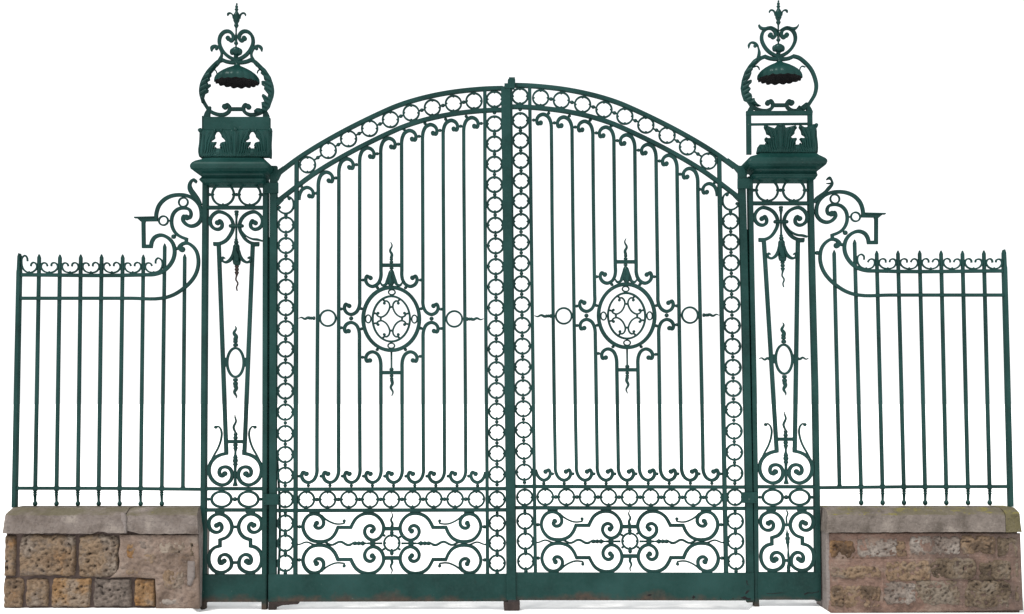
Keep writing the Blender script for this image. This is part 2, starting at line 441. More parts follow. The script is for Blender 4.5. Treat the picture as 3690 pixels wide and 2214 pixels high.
PINK = stone_mat('pink_mortar', [(.34, (0.0867, 0.0588, 0.0445)), (.44, (0.1428, 0.0921, 0.0721)), (.54, (0.1918, 0.1235, 0.0970)), (.66, (0.2040, 0.1519, 0.1219))], None, (.105, .070, .060), pits=False, rand=.1, dirt=True)
SIDE = stone_mat('smooth_grey_mortar', [(.25, (.145, .122, .113)), (.5, (.19, .163, .150)), (.75, (.22, .195, .185))], None, (.125, .10, .092), pits=False)
gm, gt, gb = newmat('pale_ground'); gpos = gt.nodes.new('ShaderNodeNewGeometry').outputs['Position']
gt.links.new(ramp(gt, noise_n(gt, gpos, 3, 5), [(.3, (.90, .90, .90)), (.7, (.93, .93, .93))]), gb.inputs['Base Color'])
gb.inputs['Roughness'].default_value = 1.0; gb.inputs['Specular IOR Level'].default_value = 0.0

# ------------------------------------------------------------------ the setting
def px_x(px): return P(px, 2199, 0).x
gx = [(-400, .034), (px_x(712), .034), (px_x(727), .006), (px_x(2700), 0), (px_x(2712), .027), (px_x(2958), .027), (px_x(2972), 0), (400, 0)]
gy = [(-300, 0), (-2.5, 0), (-.9, 1), (.4, 1), (2.0, 0), (600, 0)]      # the strip under the gate is slightly uneven
g = MB()
for x, z in gx: g.v += [Vector((x, y, z*k)) for y, k in gy]
for i in range(len(gx)-1):
    for k in range(len(gy)-1): g.f.append((i*6+k, i*6+6+k, i*6+7+k, i*6+k+1))
go = put('ground', g, gm); go['kind'] = 'structure'

# ------------------------------------------------------------------ gate leaves
TOPH = [(0, 60), (0, 45), (3, 25), (12, 8), (29, 0), (45, 7), (52, 22), (48, 34), (38, 31)]      # crook of a bar, curling to +x
BOTH = [(0, -60), (0, -38), (-3, -24), (-13, -8), (-31, 0), (-48, -8), (-55, -24), (-50, -37), (-38, -31)]
TX = [(1077, 676), (1147, 621), (1221, 573), (1296, 533.7), (1372, 499), (1447, 471), (1522.5, 449.7), (1597, 434.5), (1671, 424.4)]
BX = [1142, 1220, 1297, 1373, 1449.3, 1525.8, 1601.6, 1678, 1752]
YB = 1739.5
ARCH = [(1014, 617), (1040, 597), (1067.6, 576.5), (1121.5, 541), (1182, 505), (1249.5, 468), (1317, 434), (1384, 402.5), (1420, 386.8), (1487.4, 363.8), (1554.8, 346.6), (1622, 334), (1689.5, 325.7), (1757, 320.5), (1812, 319)]
def offs(pts, o):
    q = smooth(pts, 4); r_ = []
    for i in range(len(q)):
        a, b = q[max(i-1, 0)], q[min(i+1, len(q)-1)]; x, y = b[0]-a[0], b[1]-a[1]; l = math.hypot(x, y)
        r_.append((q[i][0]-y/l*o, q[i][1]+x/l*o))
    return r_
ARCH2 = [p for p in offs(ARCH, 78) if 1000 < p[0] < 1812]
e0, e1 = ARCH2[0], ARCH2[2]
ARCH2 = [(996, e0[1] + (996-e0[0])*(e1[1]-e0[1])/(e1[0]-e0[0]))] + ARCH2 + [(1814, ARCH2[-1][1])]
COLH = [(1030.5, 811), (1030.3, 885.5), (1030.3, 960), (1030, 1035), (1030, 1109.5), (1029.5, 1185), (1029, 1259), (1028.8, 1334.5), (1028.5, 1410), (1028, 1486), (1028, 1563), (1027.7, 1638.7), (1027.7, 1713.4)]
COLC = [(1782, y) for y in (447, 519.4, 592, 666)] + [(1783.5, 738.4), (1785, 812), (1786, 886.5), (1786.5, 961.3), (1787, 1035), (1787.5, 1109.7), (1788, 1183.7), (1788.5, 1258.5), (1789, 1333), (1789.5, 1408), (1790, 1483), (1790.4, 1559), (1790.8, 1635), (1791, 1710.4)]
ARINGS = [(1108, 594.5), (1182.8, 542.8), (1256, 500.7), (1332, 463.6), (1407, 431.5), (1481.7, 407.2), (1558, 388.5), (1634, 373.5), (1708, 364.5)]

def flame(parent, base, tip, r=6.5, amp=5, yc=0.0, name='flame_spike', balls=((0, 7.5), (11, 6.5)), waves=1.6, yflat=1.0):
    # a turned base and a wavy tapering tongue from base towards tip
    L = math.hypot(tip[0]-base[0], tip[1]-base[1]); ux, uy = (tip[0]-base[0])/L, (tip[1]-base[1])/L
    m = MB(); pts = []
    s = 0
    for b, br in balls:
        pts += [(b, br*.6), (b+1.5, br*.92), (b+br*.7, br), (b+br*1.4-1.5, br*.9), (b+br*1.4, br*.55)]; s = b+br*1.4
    q = [(base[0]+ux*a, base[1]+uy*a, r_) for a, r_ in pts]
    K = 14
    for k in range(K+1):
        t = k/K; a = s + (L-s)*t
        o = amp*math.sin(t*waves*2*math.pi)*min(1, t*3)*(1-.3*t)
        q.append((base[0]+ux*a-uy*o, base[1]+uy*a+ux*o, r*(1-t)**.7*.98 + 1.1))
    m.rod(q, yc, 2, 10)
    return put(name, m, PAINT, parent, True)

def build_leaf(root):
    # stiles beside the ring columns, arched rails, straight rails
    put('stile', MB().bar([(1069, 577), (1067, 1100), (1064.5, 2072)], 14, .042, 0, 3), PAINT, root)
    put('stile', MB().bar([(1747, 322), (1748, 760), (1750.3, 1130), (1755, 1711), (1757, 2072)], 12.5, .042, 0, 3), PAINT, root)
    put('arch_rail', MB().bar(ARCH, 14, .046, 0, 4), PAINT, root)
    put('arch_rail', MB().bar(ARCH2, 14, .046, 0, 1), PAINT, root)
    put('rail', MB().bar([(990, 1764), (1830, 1761.6)], 12.5, .036, 0, 1), PAINT, root)
    put('rail', MB().bar([(990, 1840.5), (1832, 1838)], 12.5, .036, 0, 1), PAINT, root)
    # ring columns, arch rings and bottom row
    for c in (COLH, COLC):
        for i, (x, y) in enumerate(c):
            ring(x, y, 27.5, 7.6, root)
            if i: ball((x+c[i-1][0])/2, (y+c[i-1][1])/2, 7.2, root)
        x, y = c[-1]; ball(x, y+37, 7.2, root)
        x0 = c[-1][0]
        ring(x0, 1800.5, 27.5, 7.6, root)
        for k, y in enumerate((1886, 1958, 2030)):
            ring(x0+.5, y, 27.5, 7.6, root); ball(x0+.5, y+36, 7.2, root)
        ball(x0+.5, 1850, 6.5, root)
    ball(1782, 407, 7.2, root); ring(1782, 358.5, 28.5, 7.0, root)
    # broken ring in the corner under the arch, ending in a curl
    put('scroll', MB().scroll(GL1([(165, 1290), (185, 1280), (215, 1300), (231, 1350), (222, 1405), (185, 1445), (145, 1455), (100, 1440), (70, 1405), (80, 1388)]), 5.5, 6.8, .018)
        .eye(*GL1.p(183, 1297), 5.5, .02), PAINT, root)
    ball(1030.3, 776, 7.2, root)
    for i, (x, y) in enumerate(ARINGS):
        ring(x, y, 28.5, 6.8, root)
        if i:
            a = ARINGS[i-1]; ux, uy = x-a[0], y-a[1]; l = math.hypot(ux, uy); ux, uy = ux/l, uy/l; mx, my = (x+a[0])/2, (y+a[1])/2
            h = l/2-26
            put('link', MB().rod([(mx-ux*h, my-uy*h, 4.5), (mx-ux*9, my-uy*9, 3.5), (mx-ux*6, my-uy*6, 4), (mx-ux*4, my-uy*4, 6.5), (mx, my, 7.3), (mx+ux*4, my+uy*4, 6.5), (mx+ux*6, my+uy*6, 4), (mx+ux*9, my+uy*9, 3.5), (mx+ux*h, my+uy*h, 4.5)], 0, 1, 10), PAINT, root, True)
    for k in range(9):
        x = 1103.8 + 76.6*k; ring(x, 1801-.2*k, 28, 7.6, root)
        if k: ball(x-38.3, 1801-.2*k, 8, root)
    # bars with crooks
    interrupted = {3: (1296, 1295.3, 1134, 1162.7), 4: (1372.7, 1372.3, 1033, 1268.6), 5: (1448, 1448.7, 1033, 1268.6), 6: (1524, 1524.5, 1134, 1162.7)}
    def crook(mb, x0, y0, tmpl, flip=1): return [(x0+flip*a, y0+b) for a, b in tmpl]
    for i, (x, yp) in enumerate(TX):
        top = list(reversed(crook(None, x, yp, TOPH)))
        if i == 0:
            put('scroll', MB().scroll(list(reversed(top[:-1])), 8.5, 11.5, .024), PAINT, root)
        elif i in interrupted:
            xm, xl, yb, yl = interrupted[i]; f = 1 if i < 5 else -1
            hook = [(xm + f*a, yb + b) for a, b in BOTH]
            m = MB().bar(top + [(x+(xm-x)*.4, yp+(yb-yp)*.4)] + hook, 12.2, .024, 0, 5)
            m.eye(*top[0], 8.5, .03).eye(*hook[-1], 8.5, .03); put('bar', m, PAINT, root)
            hk = [(xl - f*a, yl + b) for a, b in [(p[0]*1.04, p[1]) for p in TOPH]]
            xb = BX[i-1]; low = [(xb + a, YB + b) for a, b in BOTH]
            m = MB().bar(list(reversed(hk)) + [(xb+(xl-xb)*.4, YB-200)] + low, 12.2, .024, 0, 5)
            m.eye(*hk[-1], 8.5, .03).eye(*low[-1], 8.5, .03); put('bar', m, PAINT, root)
        else:
            xb = BX[i-1]; low = [(xb + a, YB + b) for a, b in BOTH]
            m = MB().bar(top + [(x+(xb-x)*.4, yp+(YB-yp)*.4)] + low, 12.2, .024, 0, 5)
            m.eye(*top[0], 8.5, .03).eye(*low[-1], 8.5, .03); put('bar', m, PAINT, root)
        ball(x+63, yp+21, 6.8, root); ball(x+9, yp-4, 6.5, root)
    put('scroll', MB().scroll([(1750, YB-38), (1746, YB-24), (1738, YB-10)] + [(1752+a, YB+b) for a, b in BOTH[4:]], 8.5, 12, .024), PAINT, root)
    for xb in BX:
        ball(xb-31, YB+11, 6.6, root); ball(xb-63, YB-23, 6.5, root)
    # medallion
    med = put('medallion', MB().oval(1410, 1149.8, 101.3, 113.4, 13, .036, 0, 56), PAINT, root)
    put('inner_oval', MB().oval(1410, 1149.8, 67.2, 81.5, 7.4, .026, 0, 48), PAINT, med)
    for cx, cy, rx, ry in ((1412, 1053.7, 12, 9.2), (1410, 1246.5, 12, 9.2), (1326.8, 1149.8, 9.7, 14.2), (1493.4, 1150.5, 9.7, 14.2)):
        put('ring', MB().oval(cx, cy, rx, ry, 5.2, .016, 0, 20), PAINT, med)
    C4 = [(588, 582), (590, 558), (620, 546), (655, 570), (674, 625), (655, 700), (600, 772), (535, 800), (485, 780), (470, 750), (490, 738)]
    for fx in (0, 1):
        for fy in (0, 1):
            q = C4
            if fx: q = mirx(q, 698)
            if fy: q = miry(q, 828)
            q = GLM(q); put('scroll', MB().scroll(q, 5.4, 6.3, .016, 0, 5, 5.4), PAINT, med)
    for x, y in ((695, 642), (532, 827), (868, 827), (697, 1012)): ball(*GLM.p(x, y), 4.6, med)
    for x, y in ((578, 533), (820, 533), (448, 742), (950, 745), (445, 897), (948, 908), (575, 1118), (815, 1118)): ball(*GLM.p(x, y), 4.4, med)
    for x, y in ((638, 420), (767, 488), (1018, 488), (1150, 420), (445, 678), (622, 675), (445, 845), (625, 855), (1158, 675), (1155, 850), (635, 1108), (765, 1040), (1017, 1040), (1148, 1100)): ball(*GL3.p(x, y), 6.4, root)
    for x, y in ((345, 680), (345, 852)): ball(*GL4.p(x, y), 6.4, root)
    ball(*GL3.p(533, 762), 8.2, root); ball(*GL4.p(260, 764), 8.2, root)
    put('crossbar', MB().bar([(1378, 956.5), (1443, 956.5)], 13, .02, 0, 1), PAINT, root)
    put('crossbar', MB().bar([(1378, 1343.4), (1443, 1343.4)], 13, .02, 0, 1), PAINT, root)
    flame(root, (1410.5, 950), (1409, 872), 5.2, 4.5, balls=((0, 7), (10, 6.5)))
    flame(root, (1411, 1350), (1413, 1428), 5.5, -4.5, balls=((0, 7), (10, 6.5)))
    put('rod', MB().rod([(1410.5, 1262, 3.6), (1410.8, 1325, 3.4), (1410.8, 1328, 7), (1410.8, 1333, 8), (1410.8, 1337, 6)], 0, 1, 10), PAINT, root, True)
    # bell flower over the oval
    bf = put('bell_flower', MB().rod([(1411, 963, 5), (1411, 966, 7.5), (1411, 970, 7), (1411, 972, 4.5), (1411, 974, 6), (1410.5, 980, 10), (1409.5, 1000, 12.5), (1409, 1016, 13.5), (1409, 1030, 8), (1411, 1036, 4)], -.004, 3, 12), PAINT, root, True)
    for sgn in (-1, 1):
        put('petal', MB().bar([(1410+sgn*8, 990, 9), (1410+sgn*13, 1012, 14), (1410+sgn*22, 1027, 10), (1410+sgn*31, 1029, 9), (1410+sgn*40, 1018, 5)], 6, .012, -.016, 5), PAINT, bf)
    put('petal', MB().bar([(1408, 984, 9), (1403, 1000, 12), (1407, 1015, 11), (1402, 1028, 4)], 8, .010, -.038, 5), PAINT, bf)
    ring(1181.4, 1147.3, 28.3, 7.2, root, False); ring(1637, 1150, 28.3, 7.2, root, False)
    flame(root, (1136, 1147.3), (1076, 1147), 5.2, 3.2, balls=((0, 7), (9, 6)))
    flame(root, (1679, 1150.5), (1743, 1150), 5.2, 3.2, balls=((0, 7), (9, 6)))
    # scrolled panel above the kick plate
    S = [(484, 606), (468, 628), (487, 651), (522, 650), (549, 622), (550, 580), (520, 535), (465, 515), (410, 530), (370, 575), (353, 640), (375, 710), (430, 766), (510, 784), (575, 776), (625, 750), (663, 705), (690, 646), (690, 646), (815, 646), (815, 646), (835, 605), (865, 560), (915, 525), (980, 511), (1050, 525), (1105, 575), (1131, 640), (1120, 705), (1085, 750), (1030, 770), (975, 745), (948, 695), (960, 648), (1000, 628), (1034, 645), (1040, 668), (1020, 682)]
    T = [(530, 530, 20), (565, 562, 18), (620, 595, 17), (670, 612, 17), (720, 612, 16), (752, 603, 16), (750, 584, 16)]
    for fx in (0, 1):
        for fy in (0, 1):
            q, tq = S, T
            if fx: q, tq = mirx(q, 1211), mirx(tq, 1211)
            if fy: q, tq = miry(q, 801), miry(tq, 801)
            q = GL5(q); put('scroll', MB().scroll(q, 9, 12, .024, 0, 5, 9), PAINT, root)
            tq = GL5(tq); put('tendril', MB().scroll(tq, 6, 5, .012, 0, 5), PAINT, root)
            ex, ey = (320, 640) if not fy else (317, 960)
            if fx: ex = 2*1211-ex
            ball(*GL5.p(ex, ey), 7.2, root)
            for cx in (465, 985):
                cy = 503 if not fy else 1098
                if fx: cx = 2*1211-cx
                x, y = GL5.p(cx, cy); put('collar', MB().bar([(x-19, y), (x+19, y)], 6, .020, 0, 1), PAINT, root)
    for y in (658, 941):
        a, b = GL5.p(1120, y), GL5.p(1302, y); put('crossbar', MB().bar([a, b], 14, .019, 0, 1), PAINT, root)
    cr = ring(*GL5.p(1210, 797), 27.5, 7.6, root)
    for dx, dy in ((-72, -72), (78, -58), (-78, 60), (74, 60)): ball(*GL5.p(1210+dx, 797+dy), 5.2, root)
    for yy in (700, 895): put('baluster', MB().rod(GL5([(1210, yy-26, 12), (1210, yy-18, 15), (1210, yy-8, 19), (1210, yy+2, 20), (1210, yy+10, 16), (1210, yy+20, 12)]), 0, 2, 10), PAINT, root, True)
    flame(root, GL5.p(1212, 640), GL5.p(1210, 500), 4.6, 3.6, balls=())
    flame(root, GL5.p(1210, 958), GL5.p(1206, 1092), 4.6, -3.6, balls=())
    for sg in (-1, 1):
        q = [(92, 11), (150, 10), (225, 11), (262, 12), (268, 18), (284, 23), (298, 15), (306, 15), (318, 22), (333, 15), (340, 16), (352, 20), (368, 17), (378, 11)]
        pts = [(1210+sg*a, 800, r_) for a, r_ in q]
        for k in range(1, 29):
            t = k/28; pts.append((1210+sg*(378+t*535), 800 + 17*math.sin(t*6.6*math.pi)*(1-.35*t), 13.5-6*t))
        put('flame_spike', MB().rod(GL5(pts), 0.002, 2, 8), PAINT, root, True)
        x, y = GL5.p(1210+sg*185, 800); put('collar', MB().bar([(x-9, y), (x+9, y)], 13, .028, 0, 1), PAINT, root)

# left leaf
gl = thing('gate_leaf', 'green iron gate leaf with rusty kick plate, hung from the complete leafy pillar', 'gate', P(1410, 2168, 0), 'leaves of the double gate')
MAP = IDENT
build_leaf(gl)
put('hinge_stile', MB().bar([(986.5, 600), (986, 1100), (983, 2198)], 25, .05, 0, 2), PLATE, gl)
put('rebate', MB().bar([(967.5, 856), (966, 1500), (965, 2160)], 15, .02, .045, 2), PAINT, gl)
put('arch_end', MB().plate([(974, 628), (974, 616), (1000, 616), (1022, 601), (1030, 612), (1012, 628), (1002, 650), (974, 650)], (), .046, 0, 6, None, 6, .002), PAINT, gl)
put('gusset', MB().plate([(996, 706), (1004, 712), (1015, 712), (1022, 722), (1002, 742), (996, 742)], (), .034, 0, 6, None, 6, .002), PAINT, gl)
put('meeting_stile', MB().bar([(1822, 330), (1833, 1200), (1838, 2072)], 20, .040, .004, 2), PAINT, gl)
put('brace', MB().bar([(1000, 1655, 5), (1007, 1800, 7), (1008, 1960, 7), (1004, 2072, 7)], 6, .03, .05, 3), PAINT, gl)
put('kick_plate', MB().bar([(968, 2119.5), (1830, 2117.5)], 98.5, .022, -.022, 1), PLATE, gl)
put('pivot_foot', MB().plate([(970, 2165), (1080, 2168), (1076, 2176), (1020, 2180), (996, 2188), (994, 2198), (970, 2200)], (), .05, -.005, 9, None, 5, .002), RUST, gl)

# right leaf: mirrored, leaning a little more and sitting higher
def map_right(x, y):
    xc = interp(y, [310, 760, 1700, 2100], [1908.3, 1913.4, 1925, 1930]); xh = interp(y, [570, 780, 1700, 2100], [2591.5, 2594.5, 2609.7, 2617])
    lc = interp(y, [330, 760, 1130, 1711, 2100], [1747, 1748, 1750.3, 1755, 1757]); lh = interp(y, [577, 1100, 2072], [1069, 1067, 1064.5])
    dy = interp(y, [330, 700, 1150, 1760, 2069, 2168], [-11, -14, -11, -8, -6.5, -4.5])
    return xc + (lc-x)*(xh-xc)/(lc-lh), y+dy
gr = thing('gate_leaf', 'green iron gate leaf carrying the wide closing strip, hung from the broken pillar', 'gate', P(2262, 2164, 0), 'leaves of the double gate')
MAP = map_right
build_leaf(gr)
MAP = IDENT
put('hinge_stile', MB().bar([(2671, 600), (2679, 900), (2690, 1400), (2698, 1800), (2703, 2170)], 25, .05, 0, 2), PLATE, gr)
put('rebate', MB().bar([(2692, 828), (2703, 1400), (2716, 2155)], 16, .02, .045, 2), PAINT, gr)
put('arch_end', MB().plate([(2690, 628), (2690, 602), (2660, 599), (2622, 572), (2614, 582), (2644, 606), (2662, 628), (2666, 650), (2690, 650)], (), .046, 0, 6, None, 6, .002), PAINT, gr)
put('gusset', MB().plate([(2672, 694), (2662, 700), (2652, 700), (2642, 708), (2664, 730), (2672, 730)], (), .034, 0, 6, None, 6, .002), PAINT, gr)
put('closing_strip', MB().bar([(1822, 312), (1828, 760), (1832, 1140), (1838, 1700), (1842, 2162)], 34, .012, -.045, 2), PAINT, gr)
put('meeting_stile', MB().bar([(1838, 312), (1845, 1140), (1853, 2072)], 17, .05, -.010, 2), PAINT, gr)
put('strip_cap', MB().bar([GL2.p(1180, 155), GL2.p(1290, 155)], 18, .05, -.03, 1).bar([GL2.p(1215, 117), GL2.p(1297, 117)], 15, .045, -.03, 1).bar([GL2.p(1218, 92), GL2.p(1296, 92)], 8, .04, -.03, 1).bar([GL2.p(1228, 72), GL2.p(1293, 72)], 7, .034, -.03, 1), PAINT, gr)
kp = put('kick_plate', MB().bar([(1858, 2113), (2716, 2114.5)], 99.5, .022, -.022, 1), PLATE, gr)
GR6 = Crop(2240, 1660, 2.678)
for q in ([(1203, 1155), (1215, 1160), (1212, 1185), (1225, 1200), (1214, 1202), (1204, 1180)], [(1195, 1275), (1210, 1255), (1234, 1252), (1222, 1272), (1205, 1286), (1194, 1292)], [(1145, 1325), (1190, 1308), (1212, 1325), (1250, 1330), (1240, 1347), (1190, 1342)],
          [(245, 1300), (268, 1290), (292, 1292), (284, 1304), (262, 1308)], [(690, 1300), (716, 1318), (690, 1336), (680, 1326)], [(1060, 1330), (1084, 1326), (1080, 1336)], [(945, 1330), (962, 1326), (958, 1338)]):
    put('rust_scar', MB().plate(GR6(q), (), .003, -.0335, 3, None, 3, .001), SCAR_SHADE, kp)

# stop block on the ground under the meeting stiles
st = thing('gate_stop', 'dark rusty iron stop block standing on the ground beneath the closing strip', 'gate stop', P(1845, 2200, -.04))
put('block', MB().plate(GL6([(1112, 1355), (1262, 1352), (1268, 1370), (1267, 1425), (1258, 1443), (1130, 1450), (1116, 1440), (1110, 1370)]), (), .10, .0, 6, None, 8, .006), RUST, st)

# ------------------------------------------------------------------ pillars
def moulding(levels, side, rad=.03):              # rectangular stack of mouldings; levels (xl, xr, y, half depth)
    m = MB(); n = 8; rows = 0
    for xl, xr, y, hd in levels:
        a, b = MAP(*PL2.p(xl, y)), MAP(*PL2.p(xr, y))
        yl, yr = (-hd, hd) if side == 0 else (hd, -hd)
        X0, X1 = P(*a, yl).x, P(*b, yr).x; z = P((a[0]+b[0])/2, a[1], -hd).z
        cx, hw = (X0+X1)/2, (X1-X0)/2; r_ = min(rad, hd*.5)
        for sx, sy, a0 in ((1, -1, -90), (1, 1, 0), (-1, 1, 90), (-1, -1, 180)):
            for k in range(n):
                t = R(a0 + 90*k/(n-1)); m.v.append(Vector((cx+sx*(hw-r_)+r_*math.cos(t), sy*(hd-r_)+r_*math.sin(t), z)))
        rows += 1
    c = 4*n
    for i in range(rows-1):
        for k in range(c): m.f.append((i*c+k, i*c+(k+1) % c, (i+1)*c+(k+1) % c, (i+1)*c+k))
    m.f.append(tuple(range(c))); m.f.append(tuple(range((rows-1)*c, rows*c)))
    return m

RIBS = [[(742, 692, 26), (706, 600, 28), (692, 490, 28), (655, 405, 26), (608, 355, 22), (574, 342, 16)], [(716, 692, 24), (676, 620, 26), (664, 530, 26), (640, 450, 24), (608, 405, 20), (592, 384, 12)], [(694, 692, 22), (652, 636, 24), (640, 560, 24), (640, 505, 20), (652, 474, 22), (636, 452, 12)],
        [(672, 692, 20), (628, 640, 22), (612, 572, 22), (598, 525, 20), (580, 506, 12)], [(650, 692, 18), (604, 652, 20), (588, 600, 20), (572, 560, 14)], [(740, 690, 14), (728, 560, 16), (722, 430, 18), (734, 340, 14)]]
def leaf(parent, crop, halves, dx, dy, cx, stem):
    m = MB()
    for f in halves:
        for rb in RIBS:
            m.bar(crop([((x if f < 0 else 2*770-x)+dx, y+dy, w_*.92) for x, y, w_ in rb]), 6, .034, -.112, 4, False, .006)
    if stem: m.bar(crop([(cx, 690+dy, 34), (cx, 560+dy, 40), (cx, 420+dy, 46), (cx, 335+dy, 60)]), 6, .036, -.114, 3, False, .007)
    for f in halves:
        for a, b_ in ((610, 640), (640, 668)):           # the small husk between two leaves
            x = 532 if f < 0 else 2*770-532
        m.rod(crop([(x+dx, 596+dy, 8), (x+dx, 615+dy, 24), (x+dx, 640+dy, 27), (x+dx, 668+dy, 18), (x+dx, 680+dy, 6)]), -.118, 2, 10)
    return put('acanthus_leaf', m, PAINT, parent, False)

def acanthus(centres, spread, k):                 # ribs fanning out from the foot of each leaf
    def f(x, y, e):
        best = min(centres, key=lambda c: abs(x-c[0])); cx, y0, y1 = best
        t = max(0.0, min(1.0, (y0-y)/(y0-y1)))
        u = (x-cx)/(spread*(.40+.22*t+.42*t**4))
        rib = abs(math.sin(u*k*.5*math.pi))
        return e*(.006*rib + .006*t*t + .008*max(0, .25-t)*4)
    return f

def scallop(parent, cx, cy, rim_y, rpx):
    # ribbed lamp hood, open underneath, with a ragged hanging rim
    c = P(*MAP(cx, rim_y), 0); top = P(*MAP(cx, cy), 0); H = top.z-c.z; r0 = rpx*PX
    n = 96; prof = [(.10, 1.0), (.105, .97), (.12, .90), (.16, .82), (.30, .72), (.50, .58), (.68, .42), (.83, .25), (.93, .10), (.985, -.04), (1.0, -.14), (.985, -.26)]
    def shell(sc, jit):
        m = MB()
        for i, (rr, hh) in enumerate(prof):
            for k in range(n):
                a = 2*math.pi*k/n; lob = abs(math.sin(a*9)); q = 1 - .055*(1-lob)**2*min(1, rr*1.3)
                dz = 0
                if i >= len(prof)-2: dz = -.010*lob + (noise.noise(Vector((a*4, jit, .3)))*.006 if i == len(prof)-1 else 0)
                m.v.append(Vector((c.x + r0*rr*q*sc*math.cos(a), r0*rr*q*sc*math.sin(a), c.z + H*hh*sc + dz)))
        for i in range(len(prof)-1):
            for k in range(n): m.f.append((i*n+k, i*n+(k+1) % n, (i+1)*n+(k+1) % n, (i+1)*n+k))
        return m
    hood = put('lamp_hood', shell(1.0, .1), PAINT, parent, True)
    me = hood.data
    put('hood_shade_shell', shell(.965, .1), SCAR_SHADE, hood, True)  # shade under the hood put into colour as a near-black inner shell
    return hood

def build_pillar(root, side):
    global MAP
    L = side == 0
    # stiles, rails, plinth plate
    put('stile', MB().bar([(741.5, 655), (736.5, 1400), (733, 2194)], 17.5, .07, .02, 2), PLATE, root)
    put('stile', MB().bar([(958.8, 655), (957.5, 1400), (954.5, 2197 if L else 2172)], 18, .07, .02, 2), PLATE, root)
    for y in (749, 1761.8, 1838.5): put('rail', MB().bar([(735, y), (960, y)], 12, .05, .014, 1), PAINT, root)
    put('plinth_plate', MB().bar([(738, 2119.5), (957, 2119.5)], 99, .03, -.004, 1), PLATE, root)
    if not L:                                     # torn, corroded foot of this plate
        keep = MAP; MAP = IDENT
        for q in ([(300, 1205), (390, 1206), (480, 1194), (545, 1196), (470, 1204), (400, 1213), (310, 1212)], [(800, 1215), (850, 1190), (905, 1196), (990, 1184), (996, 1165), (1004, 1186), (920, 1205), (860, 1204), (815, 1226)]):
            put('rust_scar', MB().plate(PR6(q), (), .003, -.0205, 3, None, 3, .001), SCAR_SHADE, root)
        MAP = keep
    # two rings, knops
    for x in (803.9, 900): ring(x, 702, 39.3, 8.2, root)
    for x, r_ in ((756, 6.5), (852, 7.2), (945.5, 6.5)): ball(x, 702, r_, root)
    # upper scrolls and lyre
    US = [(330, 515), (420, 512), (500, 470), (555, 400), (588, 330), (594, 265), (578, 205), (530, 140), (460, 100), (390, 90), (325, 130), (288, 200), (300, 270), (350, 316), (400, 322), (440, 295), (445, 245), (420, 208), (385, 236)]
    for q in (US, mirx(US, 637)):
        q = PL3(q); put('scroll', MB().scroll(q, 9.2, 12, .024), PAINT, root)
    put('lip', MB().bar(PL3([(700, 330, 10), (760, 405, 22), (850, 452, 26), (930, 462, 30), (982, 478, 24)]), 6, .03, -.016, 5), PAINT, root)
    for a, b, f in ((PL3.p(400, 540), PL5.p(503, 640), 1), (PL3.p(858, 540), PL5.p(745, 640), -1)):
        put('lyre_bar', MB().bar([(a[0], a[1]-10), (a[0]+f*1, a[1]+12), b], 14.2, .026, 0, 1), PAINT, root)
        put('lyre_foot', MB().bar(PL3([(335, 520), (425, 520)]) if f > 0 else PL3([(845, 525), (938, 525)]), 14, .03, 0, 1), PAINT, root)
    put('band', MB().rod(PL3([(538, 278, 14), (548, 278, 24), (560, 278, 26), (637, 278, 24), (712, 278, 26), (724, 278, 24), (736, 278, 14)]), -.004, 1, 10, 1.6), PAINT, root, True)
    put('baluster', MB().rod(PL3([(640, 72, 24), (640, 80, 31), (640, 95, 32), (640, 107, 22), (640, 114, 28), (640, 124, 29), (640, 135, 24), (640, 150, 20), (638, 185, 15), (637, 235, 16), (637, 300, 15), (636, 420, 15), (635, 448, 17), (635, 456, 25), (635, 464, 24), (635, 472, 20), (635, 482, 28), (636, 498, 33), (637, 514, 28), (637, 524, 20)]), 0, 1, 12), PAINT, root, True)
    bell = put('bell_flower', MB().rod(PL3([(637, 522, 28), (637, 535, 40), (636, 570, 47), (636, 640, 52), (638, 690, 54), (642, 740, 56), (644, 775, 52), (644, 800, 38), (643, 808, 24)]), 0, 3, 14), PAINT, root, True)
    for sg in (-1, 1):
        put('petal', MB().bar(PL3([(637+sg*38, 600, 20), (637+sg*54, 680, 38), (637+sg*90, 738, 44), (637+sg*145, 764, 32), (637+sg*190, 738, 30), (637+sg*178, 700, 30), (637+sg*150, 712, 16)]), 6, .02, -.018, 5), PAINT, bell)
    put('petal', MB().bar(PL3([(628, 540, 30), (615, 600, 44), (640, 690, 60), (650, 750, 30)]), 8, .02, -.036, 5), PAINT, bell)
    tail = [(643, 800, 22), (643, 815, 30), (643, 830, 28), (643, 838, 20), (643, 846, 27), (643, 860, 31), (643, 874, 27), (643, 884, 18), (643, 892, 28), (643, 903, 31), (643, 912, 26), (641, 940, 15), (632, 975, 12), (632, 1000, 12), (655, 1035, 12), (655, 1060, 12), (640, 1095, 11), (642, 1120, 11), (650, 1148, 8)]
    put('flame_spike', MB().rod(PL3(tail), 0, 2, 10), RUST if L else PAINT, root, True)
    # oval on the lyre
    put('oval', MB().oval(*PL4.p(625, 768), 29.8, 52, 8.6, .02), PAINT, root)
    for x in ((455, 520), (730, 800)): put('lug', MB().bar([PL4.p(x[0], 764), PL4.p(x[1], 764)], 33, .018, 0, 1), PAINT, root)
    flame(root, PL4.p(628, 558), PL4.p(619, 280), 8, 5, balls=((0, 9), (13.5, 8.5)), waves=1.5)
    flame(root, PL4.p(625, 978), PL4.p(627, 1246), 7.6, -4.5, balls=((0, 8.8), (13, 9)), waves=1.4)
    if not L:
        flame(root, (811, 1306), (758, 1305), 4.4, 3.6, balls=((0, 6), (8, 5)))
        flame(root, (882, 1305), (937, 1304), 4.4, 3.6, balls=((0, 6), (8, 5)))
